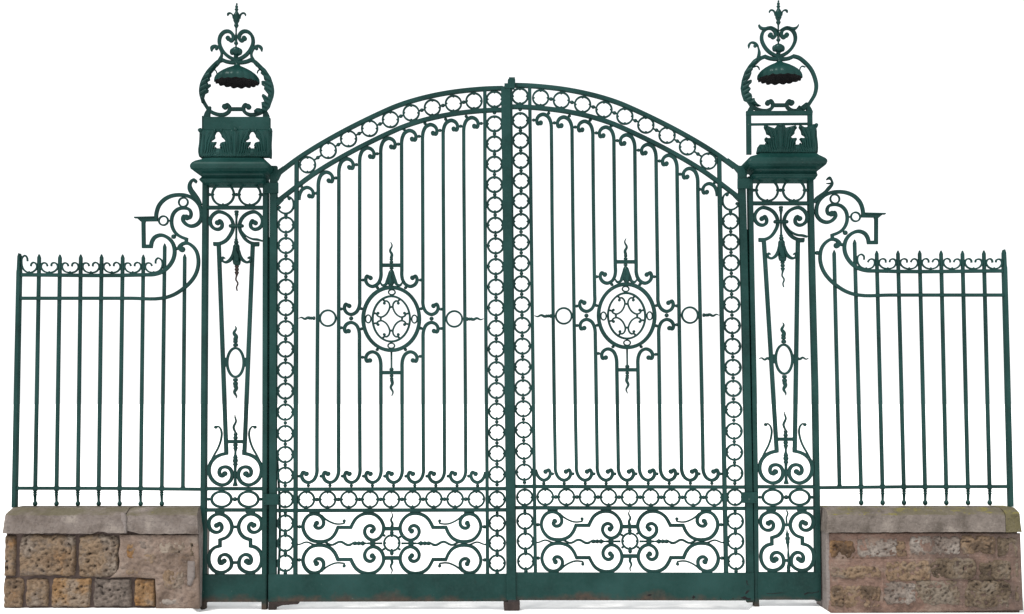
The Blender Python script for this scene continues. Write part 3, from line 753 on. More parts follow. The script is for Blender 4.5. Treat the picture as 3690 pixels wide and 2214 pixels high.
    # foot of the lyre
    fl = [(618, 122, 4), (620, 165, 12), (634, 215, 15), (618, 255, 17), (600, 295, 18), (610, 335, 17), (626, 372, 18), (627, 384, 28), (627, 396, 29), (627, 408, 24), (626, 416, 22), (626, 425, 29), (626, 440, 32), (626, 454, 28), (626, 466, 20)]
    put('flame_spike', MB().rod(PL5(fl), 0, 2, 10), PAINT, root, True)
    put('crossbar', MB().bar([PL5.p(500, 490), PL5.p(750, 490)], 13, .02, 0, 1), PAINT, root)
    bl = [(625, 514, 24), (625, 524, 32), (625, 540, 33), (625, 556, 26), (626, 562, 22), (626, 570, 33), (626, 580, 32), (626, 590, 26), (625, 625, 16), (624, 660, 17), (624, 690, 28), (624, 702, 34), (624, 714, 30), (624, 722, 27), (624, 732, 36), (624, 750, 37), (624, 768, 30), (624, 777, 24), (624, 788, 36), (624, 798, 35), (624, 810, 24), (622, 850, 20), (622, 960, 18), (622, 1030, 22), (622, 1068, 34), (622, 1085, 34)]
    put('baluster', MB().rod(PL5(bl), -.004, 1, 12), PAINT, root, True)
    LS = [(505, 600), (505, 648), (505, 648), (430, 665), (350, 708), (292, 780), (271, 870), (290, 960), (345, 1030), (440, 1070), (520, 1048), (572, 985), (578, 905), (545, 848), (487, 828), (428, 848), (408, 898), (425, 942), (455, 950), (480, 920)]
    TE = [(285, 770, 16), (340, 670, 24), (400, 560, 25), (436, 440, 26), (440, 370, 26), (420, 310, 22), (388, 285, 20), (362, 297, 20)]
    for f in (0, 1):
        q, t_ = (LS, TE) if not f else (mirx(LS, 622), mirx(TE, 624))
        q = PL5(q); put('scroll', MB().scroll(q, 9.6, 12.5, .024), PAINT, root)
        t_ = PL5(t_); put('tendril', MB().scroll(t_, 6, 6, .016, .001), PAINT, root)
    put('link', MB().bar([PL5.p(580, 930), PL5.p(665, 930)], 15, .019, 0, 1), PAINT, root)
    # two lying ovals
    for x in (438, 798): put('oval', MB().oval(*PL5.p(x, 1261), 35.5, 27.4, 9.2, .02), PAINT, root)
    for x, r_ in ((268, 6.5), (618, 8.8), (962, 6.5)): ball(*PL5.p(x, 1260), r_, root)
    # scrolls over the plinth plate
    BS = [(375, 296), (408, 268), (438, 298), (440, 345), (405, 383), (350, 388), (292, 350), (269, 285), (285, 210), (340, 162), (412, 145), (490, 170), (550, 230), (577, 310), (560, 390), (510, 452), (418, 490), (418, 490), (418, 572), (418, 572), (350, 592), (290, 650), (268, 740), (285, 830), (345, 905), (430, 928), (510, 905), (565, 850), (572, 790), (545, 718), (488, 686), (430, 705), (407, 760), (425, 806), (450, 805), (470, 775)]
    for q in (BS, mirx(BS, 622)):
        q = PL6(q); put('scroll', MB().scroll(q, 9.4, 12, .024, 0, 5, 9.4), PAINT, root)
    for y in (317, 794): put('link', MB().bar([PL6.p(560, y), PL6.p(680, y)], 10.5, .018, 0, 1), PAINT, root)
    for x in (415, 825):
        for y in (122, 945): a = PL6.p(x, y); put('collar', MB().bar([(a[0]-17, a[1]), (a[0]+17, a[1])], 6, .02, 0, 1), PAINT, root)
    if not L:
        sp = [(572, 95, 10), (590, 140, 12), (570, 190, 12), (575, 260, 13), (580, 390, 13), (582, 400, 22), (584, 425, 24), (585, 440, 20), (586, 455, 30), (586, 480, 32), (588, 505, 24), (588, 520, 28), (588, 530, 26), (590, 548, 18), (597, 700, 18), (600, 810, 16), (600, 865, 27), (600, 880, 22), (600, 900, 27), (600, 920, 20)]
        keep = MAP; MAP = IDENT
        put('baluster', MB().rod(PR6(sp), -.006, 2, 12), PAINT, root, True); MAP = keep
    # hinge bands
    keep = MAP; MAP = IDENT
    if L: hb = [((950, 678), (1003, 678), 38), ((945.5, 1800.5), (1003.5, 1800.5), 39)]
    else: hb = [(PR2.p(65, 1047), PR2.p(265, 1047), 37), (PR5.p(-35, 1238), PR5.p(187, 1238), 39)]
    for a, b, ww in hb:
        o = put('hinge_band', MB().bar([a, b], ww, .016, -.036, 1), PAINT, root)
        for f in (.16, .84):
            for g_ in (-.3, .3):
                x = b[0]-8 if L is False else a[0]+8
                if f < .5: put('rivet', MB().ball(x, a[1]+g_*ww, 2.6, -.045), PAINT, o, True)
    MAP = keep
    # cornice
    lv = [(335, 1232, 700, .125), (312, 1240, 712, .135), (215, 1290, 735, .165), (176, 1335, 757, .19), (156, 1358, 780, .2), (150, 1363, 805, .203), (160, 1352, 838, .198), (190, 1330, 860, .185), (204, 1316, 868, .178), (208, 1312, 874, .175), (270, 1262, 895, .142), (300, 1242, 912, .126), (312, 1235, 935, .12), (304, 1238, 955, .124), (285, 1246, 970, .134), (275, 1251, 982, .14), (279, 1249, 995, .138), (288, 1244, 1002, .133), (298, 1236, 1014, .128), (305, 1232, 1022, .124), (325, 1226, 1036, .115)]
    keep = MAP
    if not L: MAP = lambda x, y: (x + interp(y, [590, 660], [1978.5, 1971]), keep(x, y)[1])
    put('cornice', moulding(lv, side), PAINT, root, False)
    MAP = keep
    # capital with acanthus leaves, block over it
    YF = -.105
    if L:
        out = PL2([(335, 706), (308, 675), (300, 640), (312, 520), (325, 430), (322, 385), (290, 365), (268, 332), (290, 310), (340, 316), (360, 330), (715, 330), (735, 312), (770, 306), (808, 312), (820, 330), (1195, 330), (1225, 303), (1255, 310), (1269, 345), (1255, 371), (1236, 376), (1238, 430), (1236, 530), (1243, 640), (1236, 678), (1225, 706)])
        H = [(545, 355), (522, 362), (500, 405), (505, 440), (485, 460), (453, 480), (470, 493), (522, 490), (515, 520), (500, 540), (480, 576), (592, 578), (562, 540), (575, 510), (600, 492), (645, 486), (620, 455), (592, 430), (585, 400), (562, 365)]
        holes = [PL2(H), PL2([(x+458, y) for x, y in H])]
        cs = [PL2.p(x, 705) + (PL2.p(x, 330)[1],) for x in (316, 770, 1226)]
        put('capital', MB().plate(out, holes, .016, YF, 2.6, acanthus(cs, 62, 6), 5, .006), PAINT, root, False)
        leaf(root, PL2, (-1, 1), 0, 0, 770, True); leaf(root, PL2, (1,), -458, 0, 770, False); leaf(root, PL2, (-1,), 458, 0, 770, False)
        for (x0, y0), (x1, y1) in (((330, 335), (276, 322)), ((742, 322), (800, 322)), ((1210, 335), (1262, 318)), ((480, 338), (512, 342)), ((572, 340), (600, 336)), ((940, 338), (972, 342)), (( 1030, 340), (1060, 336))):
            put('leaf_tip', MB().rod(PL2([(x0, y0, 12), (x0*.7+x1*.3, y0*.7+y1*.3, 24), (x0*.3+x1*.7, y0*.3+y1*.7, 25), (x1, y1, 10)]), YF-.022, 2, 10), PAINT, root, True)
        for sx in (318, 1232): put('capital_side', MB().bar(PL2([(sx, 700), (sx-12 if sx < 700 else sx+4, 640), (sx, 520), (sx+6, 400), (sx+8, 335)]), 6, .10, -.05, 3), PAINT, root)
        put('block', MB().bar([PL2.p(346, 243), PL2.p(1227, 243)], 47.5, .012, YF-.004, 1), PAINT, root)
        for sx in (352, 1222): put('block_side', MB().bar([PL2.p(sx, 160), PL2.p(sx, 330)], 4, .10, -.052, 1), PAINT, root)
    else:
        keep = MAP; MAP = IDENT
        out = PR2([(312, 650), (330, 565), (360, 525), (440, 525), (465, 515), (430, 482), (424, 447), (440, 430), (475, 440), (520, 436), (490, 405), (450, 390), (440, 350), (415, 300), (420, 275), (445, 267), (500, 290), (560, 310), (590, 272), (605, 254), (640, 247), (688, 257), (710, 300), (750, 290), (840, 270), (858, 300), (830, 350), (825, 385), (778, 428), (800, 440), (850, 435), (860, 455), (838, 500), (820, 526), (940, 525), (908, 480), (890, 455), (905, 435), (950, 440), (976, 430), (920, 395), (910, 345), (882, 300), (890, 270), (915, 269), (960, 295), (1010, 290), (1060, 260), (1120, 249), (1145, 265), (1130, 300), (1102, 322), (1100, 420), (1120, 520), (1122, 600), (1095, 652)])
        cs = [PR2.p(x, 650) + (PR2.p(x, 260)[1],) for x in (640, 1090)]
        put('capital', MB().plate(out, (), .016, YF, 2.6, acanthus(cs, 62, 6), 5, .006), PAINT, root, False)
        put('capital_side', MB().bar(PR2([(1108, 648), (1112, 590), (1098, 430), (1090, 330), (1060, 270)]), 6, .10, -.05, 3), PAINT, root)
        leaf(root, PR2, (-1, 1), -130, -55, 640, True); leaf(root, PR2, (-1,), 328, -55, 640, False)
        for (x0, y0), (x1, y1) in (((612, 265), (672, 262)), ((1100, 268), (1142, 256)), ((424, 285), (446, 300)), ((850, 285), (832, 305)), ((896, 282), (914, 300)), ((436, 440), (452, 452))):
            put('leaf_tip', MB().rod(PR2([(x0, y0, 12), (x0*.7+x1*.3, y0*.7+y1*.3, 24), (x0*.3+x1*.7, y0*.3+y1*.7, 24), (x1, y1, 10)]), YF-.022, 2, 10), PAINT, root, True)
        put('corner_post', MB().bar(PR2([(213, 88), (218, 660)]), 18, .02, -.085, 1), PAINT, root)
        put('corner_post', MB().bar(PR2([(1032, 84), (1036, 330)]), 17, .02, -.085, 1), PAINT, root)
        put('top_bar', MB().bar(PR2([(180, 108), (1064, 105)]), 15, .03, -.085, 1), PAINT, root)
        put('cross_strip', MB().bar(PR2([(244, 257), (1015, 248)]), 8.5, .016, -.083, 1), PAINT, root)
        MAP = keep
    # crown: round frame, heart, hood, finial
    F = [(795, 838), (720, 838), (650, 825), (600, 805), (600, 805), (555, 822), (480, 885), (385, 1000), (325, 1130), (312, 1230), (338, 1340), (395, 1440), (425, 1484), (425, 1484), (490, 1518), (560, 1536), (640, 1528), (688, 1490), (696, 1440), (668, 1404), (632, 1430)]
    if L:
        FR_ = mirx(F, 789)
    else:
        FR_ = [(795, 838), (870, 838), (930, 825), (982, 800), (982, 800), (1040, 815), (1130, 880), (1215, 980), (1262, 1090), (1282, 1200), (1262, 1310), (1205, 1410), (1155, 1484), (1155, 1484), (1090, 1518), (1020, 1536), (940, 1528), (892, 1490), (884, 1440), (912, 1404), (948, 1430)]
    for q in (F, FR_):
        q = PL1(q); put('crown_frame', MB().scroll(q, 10.2, 12.5, .026), PAINT, root)
    put('crown_bar', MB().bar(PL2([(690, 52), (890, 52)]), 13, .022, 0, 1), PAINT, root)
    for sg in (-1, 1):
        x = 789+sg*372
        put('crown_foot', MB().bar(PL2([(x, 20, 60), (x, 70, 55), (x+sg*15, 110, 70), (x+sg*25, 160, 90)]), 10, .028, 0, 3), PAINT, root)
    HT = [(785, 806), (720, 782), (650, 735), (590, 660), (558, 565), (578, 475), (635, 425), (690, 424), (738, 468), (745, 515), (715, 548), (676, 515)]
    for q in (HT, mirx(HT, 784)):
        q = PL1(q); put('heart_scroll', MB().scroll(q, 9, 12, .026), PAINT, root)
    fin = [(790, 46, 8), (791, 52, 13), (791, 60, 14), (790, 70, 9), (789, 78, 14), (789, 88, 21), (789, 98, 22), (789, 110, 15), (789, 122, 22), (788, 130, 28), (788, 138, 22), (788, 150, 17), (788, 165, 22), (789, 180, 31), (789, 205, 45), (788, 240, 47), (786, 280, 43), (785, 310, 28), (785, 325, 22), (785, 335, 32), (785, 346, 33), (785, 358, 26), (784, 378, 14), (783, 440, 11), (782, 470, 16), (782, 540, 17), (782, 562, 20), (782, 572, 28), (782, 584, 30), (782, 596, 24), (782, 606, 12), (780, 640, 11)]
    f_ = put('finial', MB().rod(PL1(fin), 0, 1, 14), PAINT, root, True)
    for sg in (-1, 1):
        put('petal', MB().bar(PL1([(788+sg*42, 250, 20), (788+sg*48, 212, 22), (788+sg*68, 185, 18), (788+sg*92, 177, 20), (788+sg*114, 190, 26), (788+sg*120, 215, 10)]), 6, .016, 0, 5), PAINT, f_)
    put('petal', MB().bar(PL1([(790, 280, 30), (788, 235, 40), (792, 205, 30), (792, 185, 12)]), 6, .014, -.024, 5), PAINT, f_)
    bud = put('bud', MB().rod(PL1([(780, 632, 20), (780, 640, 40), (781, 665, 66), (783, 700, 74), (783, 725, 62), (781, 742, 40), (780, 748, 28), (780, 760, 32), (780, 770, 24), (780, 795, 14)]), 0, 2, 16), PAINT, root, True)
    for dx in (-52, 0, 52):
        put('petal', MB().ball(*PL1.p(782+dx, 695), 9.5, -.020 + abs(dx)*.0002, 1.35), PAINT, bud, True)
    scallop(root, *PL1.p(794, 850), PL1.p(794, 1046)[1], 82)
    put('hood_knob', MB().rod(PL1([(789, 826, 20), (789, 838, 32), (789, 848, 36), (789, 860, 30), (789, 870, 34)]), 0, 2, 12), PAINT, root, True)
    for sg in (-1, 1):
        put('hood_hook', MB().bar(PL1([(794+sg*270, 985, 12), (794+sg*278, 955, 16), (794+sg*300, 935, 16), (794+sg*345, 948, 12)]), 5, .012, 0, 4), PAINT, root)
    ribs = lambda s_, b_: (lambda x, y, e: .012*e*abs(math.sin((x*s_ + y*b_)*.20)))
    if L:
        lf = [(520, 852), (470, 885), (395, 955), (328, 1060), (290, 1190), (300, 1290), (322, 1382), (345, 1382), (352, 1320), (368, 1262), (410, 1238), (416, 1205), (400, 1192), (445, 1152), (442, 1130), (412, 1132), (398, 1098), (434, 1076), (430, 1040), (452, 1020), (450, 985), (500, 925), (532, 880)]
        rf = [(1040, 872), (1095, 855), (1180, 930), (1245, 1030), (1284, 1150), (1282, 1250), (1255, 1370), (1232, 1440), (1180, 1500), (1100, 1530), (1030, 1525), (1020, 1484), (1060, 1450), (1090, 1450), (1130, 1460), (1122, 1372), (1160, 1362), (1125, 1290), (1140, 1257), (1175, 1275), (1206, 1302), (1212, 1268), (1155, 1198), (1162, 1160), (1125, 1140), (1122, 1092), (1140, 1084), (1186, 1088), (1158, 1070), (1150, 1020), (1110, 985), (1120, 960), (1078, 920)]
        put('acanthus_leaf', MB().plate(PL1(lf), (), .02, -.012, 2.6, ribs(.5, .9), 4, .012), PAINT, root, False)
        put('acanthus_leaf', MB().plate(PL1(rf), (), .02, -.012, 2.6, ribs(-.5, .9), 4, .012), PAINT, root, False)
        CU = [(510, 880, 45), (570, 795, 46), (590, 735, 30), (574, 675, 28), (545, 635, 32), (500, 618, 34), (462, 640, 46), (452, 690, 14)]
        for q in (CU, mirx(CU, 788)): put('leaf_curl', MB().bar(PL1(q), 8, .024, -.006, 5), PAINT, root)
        for sg in (-1, 1): put('leaf_bud', MB().ball(*PL1.p(788+sg*268, 655), 6.5, -.012), PAINT, root, True)
    else:
        keep = MAP; MAP = IDENT
        lf = [(330, 820), (300, 880), (266, 905), (270, 935), (250, 960), (250, 990), (228, 1050), (190, 1086), (245, 1068), (258, 1086), (250, 1115), (225, 1135), (215, 1160), (241, 1185), (235, 1210), (215, 1235), (250, 1260), (262, 1300), (256, 1320), (290, 1314), (298, 1350), (330, 1390), (382, 1420), (340, 1428), (270, 1402), (200, 1372), (150, 1350), (120, 1262), (107, 1180), (124, 1070), (160, 960), (210, 880), (270, 808), (310, 780)]
        put('acanthus_leaf', MB().plate(PR1(lf), (), .02, -.012, 2.6, ribs(.5, .9), 4, .012), PAINT, root, False)
        put('leaf_curl', MB().bar(PR1([(318, 830, 40), (345, 770, 46), (355, 710, 38), (346, 650, 18), (330, 605, 20), (292, 578, 30), (250, 572, 24), (222, 598, 34), (218, 648, 10)]), 8, .024, -.006, 5), PAINT, root)
        put('leaf_bud', MB().ball(*PR1.p(300, 618), 7, -.012), PAINT, root, True)
        put('acanthus_leaf', MB().plate(PR1([(830, 1484), (885, 1412), (910, 1425), (960, 1385), (985, 1390), (990, 1440), (960, 1484), (900, 1520), (840, 1530)]), (), .02, -.012, 2.6, ribs(-.5, .9), 5, .010), PAINT, root, True)
        WG = [(348, 335, 14), (372, 372, 28), (410, 388, 36), (455, 378, 24), (505, 362, 14), (560, 385, 18), (606, 412, 8)]
        for q in (WG, mirx(WG, 614)): put('wing_leaf', MB().bar(PR1(q), 8, .03, -.008, 5), PAINT, root)
        MAP = keep

pl = thing('gate_pillar', 'green openwork iron pillar with complete acanthus capital, solid block and two crown leaves', 'pillar', P(846, 2196, 0), 'gate pillars')
build_pillar(pl, 0)
def map_pillar(x, y):
    return x + interp(y, [10, 150, 400, 700, 821, 1306, 1800, 2100], [1952, 1954, 1957, 1960.5, 1962.5, 1977, 1986.5, 1991]), y + interp(y, [10, 300, 600, 750, 1300, 1760, 2170], [-10.5, -13, -16.5, -15.5, -12, -7, -8])
MAP = map_pillar
pr = thing('gate_pillar', 'green openwork iron pillar with broken capital, bare corner posts and one tall crown leaf', 'pillar', P(2840, 2186, 0), 'gate pillars')
build_pillar(pr, 1)
MAP = IDENT

# ------------------------------------------------------------------ railings on the walls
BARS = [(141, 126.8, 917), (216, 203.7, 918), (291, 280.6, 917.5), (366, 355.7, 917), (442, 431, 917.5), (516.5, 506.8, 918), (593, 583, 878), (665.5, 659, 916)]
def build_railing(root, side):
    put('post', MB().bar([(71, 914, 1.5), (71, 926, 9), (70, 972, 11), (69.5, 980, 13), (63, 1300, 14), (53, 1829, 14.5)], 12, .052, .004, 1), PAINT, root)
    for xt, xb, yt in BARS:
        last = xt > 650
        f = lambda y: xt + (xb-xt)*(y-930)/(1760-930)
        yb = 1760 if last else 1800
        m = MB().bar([(f(yt), yt, 1.5), (f(yt+12), yt+12, 11.5), (f(1200), 1200, 12), (f(1752), 1752, 12), (f(1756), 1756, 16), (f(1762), 1762, 16), (f(1770), 1770, 12)] if not last else [(f(yt), yt, 1.5), (f(yt+12), yt+12, 11.5), (f(1200), 1200, 12), (f(1752), 1752, 12), (f(1757), 1757, 15)], 12, .022, .012, 1)
        b = put('bar', m, PAINT, root)
        if not last:
            X = f(1790)
            put('bar_foot', MB().rod([(X, 1766, 5.6), (X, 1773, 5.6), (X, 1774, 7.2), (X, 1777, 7.2), (X, 1778.5, 5.4), (X, 1781, 5.4), (X, 1782, 7.0), (X, 1785, 7.0), (X, 1786, 5.4), (X+.3, 1806, 4.8), (X+.5, 1808, 5.2), (X+.5, 1811, 7.8), (X+.5, 1816, 9), (X+.5, 1821, 7.6), (X+.5, 1825, 3)], .012, 1, 10), PAINT, b, True)
    put('bottom_rail', MB().bar([(56, 1760), (400, 1760.5), (733, 1764)], 11.5, .03, 0, 1), PAINT, root)
    up = [(-1110, 1101), (240, 1101), (340, 1097), (435, 1065), (508, 1000), (553, 915), (562, 840), (540, 760), (490, 705), (412, 677), (350, 700), (318, 750), (309, 797), (309, 797), (232, 797), (232, 797), (228, 512), (228, 512), (362, 510), (362, 510), (368, 440), (395, 360), (450, 297), (530, 257), (610, 246), (700, 257), (780, 302), (832, 370), (848, 440), (842, 510), (800, 562), (740, 581), (682, 558), (650, 508), (662, 475), (690, 487)]
    put('upper_scroll_rail', MB().scroll(FL1(up), 10.5, 12.6, .026), PAINT, root)
    lo = [(-1110, 1352), (100, 1352), (420, 1352), (470, 1343), (560, 1310), (650, 1252), (725, 1185), (782, 1105), (812, 1015), (815, 930), (795, 850), (750, 792), (692, 762), (645, 772), (612, 810), (640, 828)]
    put('lower_scroll_rail', MB().scroll(FL1(lo), 11, 11.8, .026), PAINT, root)
    inn = [(690, 492), (722, 490), (738, 450), (720, 405), (655, 386), (592, 402), (547, 450), (529, 520), (541, 600), (580, 662), (635, 698), (688, 718), (688, 718), (684, 775)]
    put('inner_scroll', MB().bar(FL1(inn), 11.2, .024, 0, 5), PAINT, root)
    put('shelf', MB().bar(FL1([(134, 489), (345, 484)]), 4.6, .04, 0, 1).plate(FL1([(165, 500), (180, 512), (205, 535), (250, 545), (250, 494), (170, 494)]), (), .028, 0, 8, None, 4, .001), PAINT, root)
    for x, y in ((655, 325), (442, 522)): ring(*FL1.p(x, y), 16.4, 6.2, root, False)
    ball(*FL1.p(552, 693), 9.5, root); ball(*FL1.p(592, 820), 7, root)
    if side: ball(725, 926, 8.5, root)
    for x, y in ((388, 516), (505, 523)): ball(*FL1.p(x, y), 4, root)
    CS = [(-7, -23), (-10, -31), (-17, -35), (-26, -32), (-30, -20), (-22, -6), (-2, 0), (20, -6), (29, -20), (25, -32), (14, -36), (7, -31), (6, -22)]
    xs = [71] + [b[0] for b in BARS[:7]]
    for i in range(7):
        mx = (xs[i]+xs[i+1])/2; sx = (xs[i+1]-xs[i]-14)/60.5
        yl = 1.75 if (i == 0 and not side) else 1.0; yr = 1.45 if (i == 6) else 1.0
        q = [(mx+a*sx+(random.random()-.5)*1.2, 983 + b*(yl if a < -4 else yr if a > 4 else 1) + (random.random()-.5)*1.2) for a, b in CS]
        put('small_scroll', MB().bar(q, 5.9, .014, 0, 5).ball(mx-1, 981, 4, -.004), PAINT, root)

rl = thing('railing', 'green spiked railing with a smooth curled leaf, on the wall of large warm brown stones', 'railing', P(380, 1826, 0), 'railings on the low walls')
build_railing(rl, 0)
put('leaf_curl', MB().bar(FL1([(850, 355, 10), (815, 300, 40), (765, 240, 58), (728, 180, 50), (725, 130, 32), (745, 96, 26), (775, 84, 26), (790, 100, 24), (778, 118, 20)]), 8, .028, -.006, 5), PAINT, rl)
def map_rail(x, y):
    a = 3006.5 + (665-x)*1.0286; b = 3025.4 + (659-x)*1.0158; t = (y-930)/(1760-930)
    if y < 930: a -= (930-y)*.012
    return a + (b-a)*max(0, t), y + interp(y, [700, 800, 990, 1075, 1760, 1825], [-11, -14, -14, -11.5, -6, -3])
MAP = map_rail
rr_ = thing('railing', 'green spiked railing with a broken twisted leaf, on the pink mortared wall', 'railing', P(3320, 1824, 0), 'railings on the low walls')
build_railing(rr_, 1)
MAP = IDENT
put('leaf_curl', MB().bar(FR1([(104, 330, 24), (125, 290, 40), (170, 250, 34), (225, 210, 34), (262, 170, 40), (293, 125, 26), (287, 90, 14), (262, 66, 30), (234, 84, 14)]), 8, .026, -.008, 4).bar(FR1([(285, 120, 16), (255, 125, 14), (228, 122, 4)]), 5, .014, -.004, 3), PAINT, rr_)

# ------------------------------------------------------------------ walls
def stone(name, quad, yf, mat, parent, seed, rough=.010, cell=.014, depth=.05, proud=.012, rag=.12, fine=1.0, ragn=0.0, soft=.016):
    # one rough-faced block: quad is its face in the photo (x0, x1, y0, y1) at depth yf
    x0, x1, y0, y1 = quad
    A, B = P(x0, y1, yf), P(x1, y0, yf); w_, h_ = B.x-A.x, B.z-A.z
    nx, nz = max(5, int(w_/cell)), max(4, int(h_/cell)); m = MB()
    for j in range(nz+1):
        for i in range(nx+1):
            u, v = i/nx, j/nz
            x, z = A.x+u*w_, A.z+v*h_
            e = min(u*w_, (1-u)*w_, v*h_, (1-v)*h_)
            U, V = 2*u-1, 2*v-1
            xx = A.x + w_/2 + w_/2*U*math.sqrt(1-V*V*rag*.5); zz = A.z + h_/2 + h_/2*V*math.sqrt(1-U*U*U*U*rag*.5)
            cu, cv = abs(U)**4, abs(V)**4
            g1, g2 = .010+.012*ragn, .005+.006*ragn
            xx += cu*(g1*noise.noise(Vector((z*13, seed*3.1, U))) + g2*noise.noise(Vector((z*42, seed*2.1, U)))); zz += cv*(g1*noise.noise(Vector((x*13, seed*5.7, V))) + g2*noise.noise(Vector((x*42, seed*4.7, V))))
            k = min(1, e/soft); k = 1-(1-k)**2
            x, z = xx, zz
            big = noise.noise(Vector((x*7, z*7, seed)))*1.0 + noise.noise(Vector((x*18, z*18, seed+5)))*.6
            fin = noise.noise(Vector((x*45, z*45, seed+9)))*.55*fine
            pit = max(0, noise.noise(Vector((x*30, z*34, seed+21)))-.22)*2.2*fine
            yy = yf - proud*k + depth*(1-k)*.6 - rough*k*(big+fin-pit)
            m.v.append(Vector((xx, yy, zz)))
    W_ = nx+1
    for j in range(nz):
        for i in range(nx): m.f.append((j*W_+i, j*W_+i+1, (j+1)*W_+i+1, (j+1)*W_+i))
    rim = [i for i in range(W_)] + [j*W_+nx for j in range(1, nz+1)] + [nz*W_+i for i in range(nx-1, -1, -1)] + [j*W_ for j in range(nz-1, 0, -1)]
    o = len(m.v)
    for r_ in rim: m.v.append(Vector((m.v[r_].x, yf+depth, m.v[r_].z)))
    c = len(rim)
    for k in range(c): m.f.append((rim[k], rim[(k+1) % c], o+(k+1) % c, o+k))
    m.f.append(tuple(range(o, o+c)))
    return put(name, m, mat, parent, True)

def coping(name, x0, x1, yb0, yb1, yt, yc_, parent, mat, seed, hipl, hipr, YF=-.165, chip=0.0):
    # weathered coping block: vertical face, front chamfer, flat top; ends hipped where they are free
    a, b = P(x0, yb0, YF), P(x1, yb1, YF)
    zt = P((x0+x1)/2, yt, YF).z; ztop = P((x0+x1)/2, yc_, YF+.10).z; yback = .13
    nx = max(6, int((b.x-a.x)/.011)); m = MB()
    prof = [(yback, 0), (YF, 0)] + [(YF, t) for t in (.25, .5, .75, .93)] + [(YF+.012, 1.0)] + [(YF+.012+.088*t, 1+t) for t in (.33, .66, .93)] + [(YF+.112, 2.0), (yback, 2.0)]
    n = len(prof)
    for i in range(nx+1):
        u = i/nx
        for k, (y, lv_) in enumerate(prof):
            zb = a.z+(b.z-a.z)*u
            z = zb + (zt-zb)*min(lv_, 1) + (ztop-zt)*max(0, lv_-1)
            up = max(0, lv_-1)
            xa = a.x + (.018*min(lv_, 1)) *(1 if hipl else 0) + hipl*up; xb = b.x - (.012*min(lv_, 1))*(1 if hipr else 0) - hipr*up
            x = xa + (xb-xa)*u
            v = Vector((x, y, z))
            q = .006*noise.noise(Vector((x*6, z*9, seed))) + .0055*noise.noise(Vector((x*25, z*25, seed+3))) + .0035*noise.noise(Vector((x*55, z*55, seed+6)))
            if k in (1, 2) and chip: 
                c_ = max(0, noise.noise(Vector((x*5.5, 1.7, seed)))-.18); v.z += chip*c_*(1 if k == 1 else .4); v.y += chip*c_*.5
            if 1 <= k < n-1: v.y -= q; v.z += q*.7 + .003*noise.noise(Vector((x*11, lv_*2, seed+8)))
            m.v.append(v)
    for i in range(nx):
        for k in range(n): m.f.append((i*n+k, i*n+(k+1) % n, (i+1)*n+(k+1) % n, (i+1)*n+k))
    m.f.append(tuple(range(n))); m.f.append(tuple(range(nx*n, (nx+1)*n)))
    return put(name, m, mat, parent, False)

# left wall
wl = thing('stone_wall', 'low wall of large warm brown stones with dark joints under a grey coping', 'wall', P(365, 2196, 0), 'low walls beside the gate')
YW = -.125
a, b = P(12, 2197, YW), P(708, 1918, YW)
core = MB().box(a.x, b.x, .028, b.z, YW+.020, .19); put('mortar_core', core, JOINT, wl)
coping('coping_stone', 9, 449, 1923.5, 1923, 1853, 1831, wl, COPING, 3, .012, 0, chip=.06)
coping('coping_stone', 450.6, 714, 1923.3, 1925, 1853, 1831, wl, COPING, 8, 0, .015, chip=.03)
put('mortar_seam', MB().plate(WL([(1262, 425), (1300, 430), (1318, 470), (1318, 640), (1296, 642), (1290, 560), (1262, 505)]), (), .02, -.164, 4, None, 5, .006), SIDE, wl, True)
def q_(c, x0, x1, y0, y1): p0, p1 = c.p(x0, y0), c.p(x1, y1); return (p0[0], p1[0], p0[1], p1[1])
sl_ = [(30, 170, 655, 1098, STONE_W), (184, 794, 652, 1096, STONE_W), (804, 1245, 655, 1098, STONE_W), (22, 246, 1106, 1424, STONE_W), (256, 508, 1108, 1418, STONE_W), (522, 952, 1104, 1420, STONE_O), (962, 1376, 1108, 1414, STONE_G), (1384, 1624, 1110, 1412, STONE_O)]
for i, (x0, x1, y0, y1, mt) in enumerate(sl_): stone('stone', q_(WL, x0, x1, y0, y1), YW, mt, wl, 11+i*7, rough=.0150, cell=.0066, fine=1.4, rag=.2, ragn=.25, soft=.022)
# the rendered end: a smear of lime render over the masonry, some stones showing through it
rn = WL([(1250, 655), (2062, 655), (2074, 900), (2076, 1200), (2078, 1424), (1628, 1422), (1630, 1300), (1618, 1110), (1500, 1104), (1380, 1095), (1150, 1100), (1190, 1070), (1240, 1010), (1252, 930), (1238, 850), (1256, 760)])
def rn_rel(x, y, e): return e*(.012*noise.noise(Vector((x*.02, y*.02, 3))) + .010*noise.noise(Vector((x*.07, y*.07, 8))) + .007*noise.noise(Vector((x*.2, y*.2, 9))))
put('render_patch', MB().plate(rn, (), .03, YW+.008, 4.0, rn_rel, 10, .012), RENDER, wl, True)
for i, (x0, x1, y0, y1, mt, pr_) in enumerate([(1300, 1425, 715, 930, STONE_O, .012), (1640, 1960, 700, 880, STONE_W, .006), (1680, 1950, 995, 1245, STONE_W, .014), (1420, 1560, 690, 820, STONE_G, .008), (1960, 2050, 720, 900, STONE_D, .010), (1650, 1900, 1300, 1405, STONE_G, .006), (1260, 1480, 1000, 1090, STONE_W, .010), (1440, 1640, 830, 980, STONE_W, .008), (1980, 2060, 1215, 1330, STONE_W, .010)]):
    stone('stone', q_(WL, x0, x1, y0, y1), YW-.004, mt, wl, 90+i*5, rough=.012, cell=.0066, proud=.012+pr_*.5, depth=.03, rag=.6, fine=1.4, ragn=1.0, soft=.03)
put('corner_patch', MB().plate(WL([(1955, 925), (2030, 935), (2030, 1090), (1990, 1190), (1950, 1180)]), (), .02, YW-.012, 4, None, 6, .010), SIDE, wl, True)
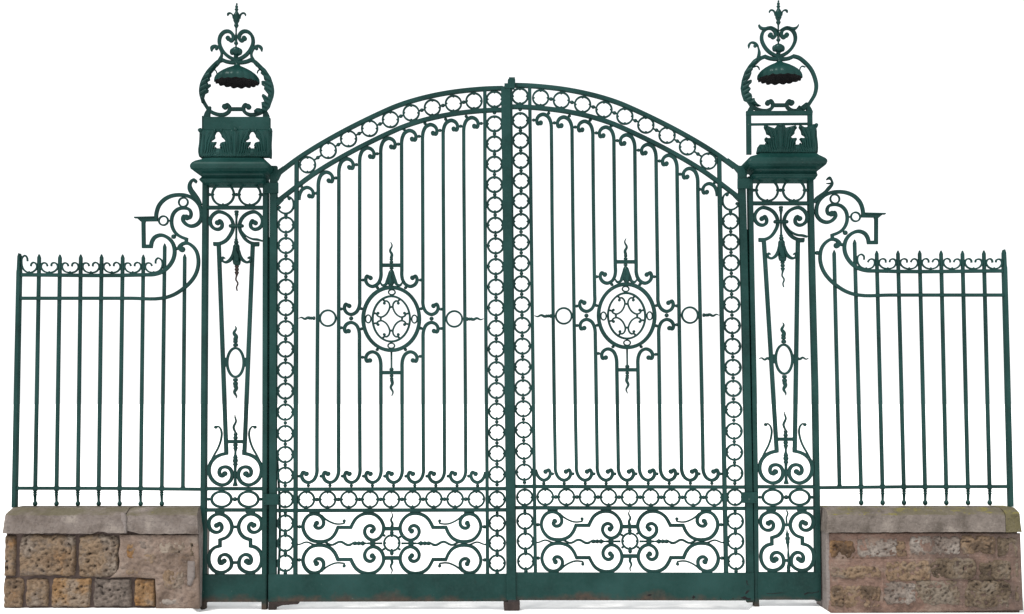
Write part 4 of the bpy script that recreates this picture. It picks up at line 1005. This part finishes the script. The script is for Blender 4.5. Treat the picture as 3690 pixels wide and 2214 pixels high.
sa, sb = P(708, 1918, YW), P(2, 2199, YW)
put('wall_end', MB().box(sa.x-.004, sa.x+.022, .030, sa.z-.004, YW+.012, .188), SIDE, wl)

# right wall
wr = thing('stone_wall', 'low wall of dark pitted stones set in pink mortar under a mossy coping', 'wall', P(3330, 2209, 0), 'low walls beside the gate')
a, b = P(2985, 2199, YW), P(3671, 1916, YW)
put('mortar_core', MB().box(a.x, b.x, -.01, b.z, YW+.028, .19), PINK, wr)
pk = [WR.p(236, 640), WR.p(2236, 640), WR.p(2266, 1440), WR.p(232, 1476)]
def edge(p, q, n): return [(p[0]+(q[0]-p[0])*k/n, p[1]+(q[1]-p[1])*k/n) for k in range(n)]
pk = edge(pk[0], pk[1], 30)+edge(pk[1], pk[2], 12)+edge(pk[2], pk[3], 30)+edge(pk[3], pk[0], 12)
gro = [(1056, 645, 1056, 900), (1605, 640, 1605, 860), (245, 905, 2240, 893), (820, 905, 820, 1360), (1300, 900, 1300, 1130), (1770, 930, 1770, 1130), (250, 1108, 780, 1104), (1150, 1140, 2240, 1120), (2170, 900, 2170, 1420), (1640, 1150, 1640, 1400), (545, 640, 545, 900), (2010, 640, 2010, 900)]
gro = [WR.p(x, y) + WR.p(X, Y) for x, y, X, Y in gro]
def pk_rel(x, y, e):
    h = e*(.008*noise.noise(Vector((x*.018, y*.018, 4))) + .005*noise.noise(Vector((x*.07, y*.07, 6))) + .003*noise.noise(Vector((x*.2, y*.2, 7))))
    for ax, ay, bx, by in gro:
        l2 = (bx-ax)**2+(by-ay)**2; t = max(0, min(1, ((x-ax)*(bx-ax)+(y-ay)*(by-ay))/l2)); d = math.hypot(x-ax-t*(bx-ax), y-ay-t*(by-ay))
        if d < 3: h -= .006*(1-d/3)
    return h
put('pink_render', MB().plate(pk, (), .02, YW+.012, 3.4, pk_rel, 6, .006), PINK, wr, True)
sr_ = [(245, 505, 712, 905, STONE_O), (548, 958, 696, 888, STONE_G), (962, 1048, 716, 885, STONE_W), (1092, 1604, 664, 868, STONE_G), (1630, 1966, 662, 855, STONE_W), (2000, 2214, 682, 885, STONE_D),
       (245, 785, 984, 1104, STONE_W), (842, 1294, 928, 1135, STONE_W), (1308, 1764, 902, 1112, STONE_D), (1818, 2132, 925, 1125, STONE_D), (2196, 2226, 920, 1105, STONE_D),
       (245, 785, 1186, 1412, STONE_W), (840, 1146, 1148, 1375, STONE_G), (1152, 1606, 1132, 1382, STONE_D), (1668, 2150, 1140, 1408, STONE_D), (2198, 2232, 1180, 1340, STONE_D)]
for i, (x0, x1, y0, y1, mt) in enumerate(sr_): stone('stone', q_(WR, x0-(30 if x0 > 260 else 8), x1+(30 if x1 < 2140 else 12), y0-24, y1+24), YW+.003, mt, wr, 31+i*9, rough=.0155, cell=.0062, proud=.017, depth=.045, rag=.45, fine=1.7, ragn=1.0, soft=.034)
sa = P(2985, 1916, YW); put('wall_end', MB().box(sa.x-.022, sa.x+.003, .0, sa.z-.004, YW-.004, .188), SIDE, wr)
coping('coping_stone', 2976, 3624, 1920, 1918, 1852, 1831, wr, COPING2, 15, .004, 0)
coping('coping_stone', 3625.5, 3682, 1919, 1919, 1848, 1830, wr, MOSSY, 22, 0, .002)
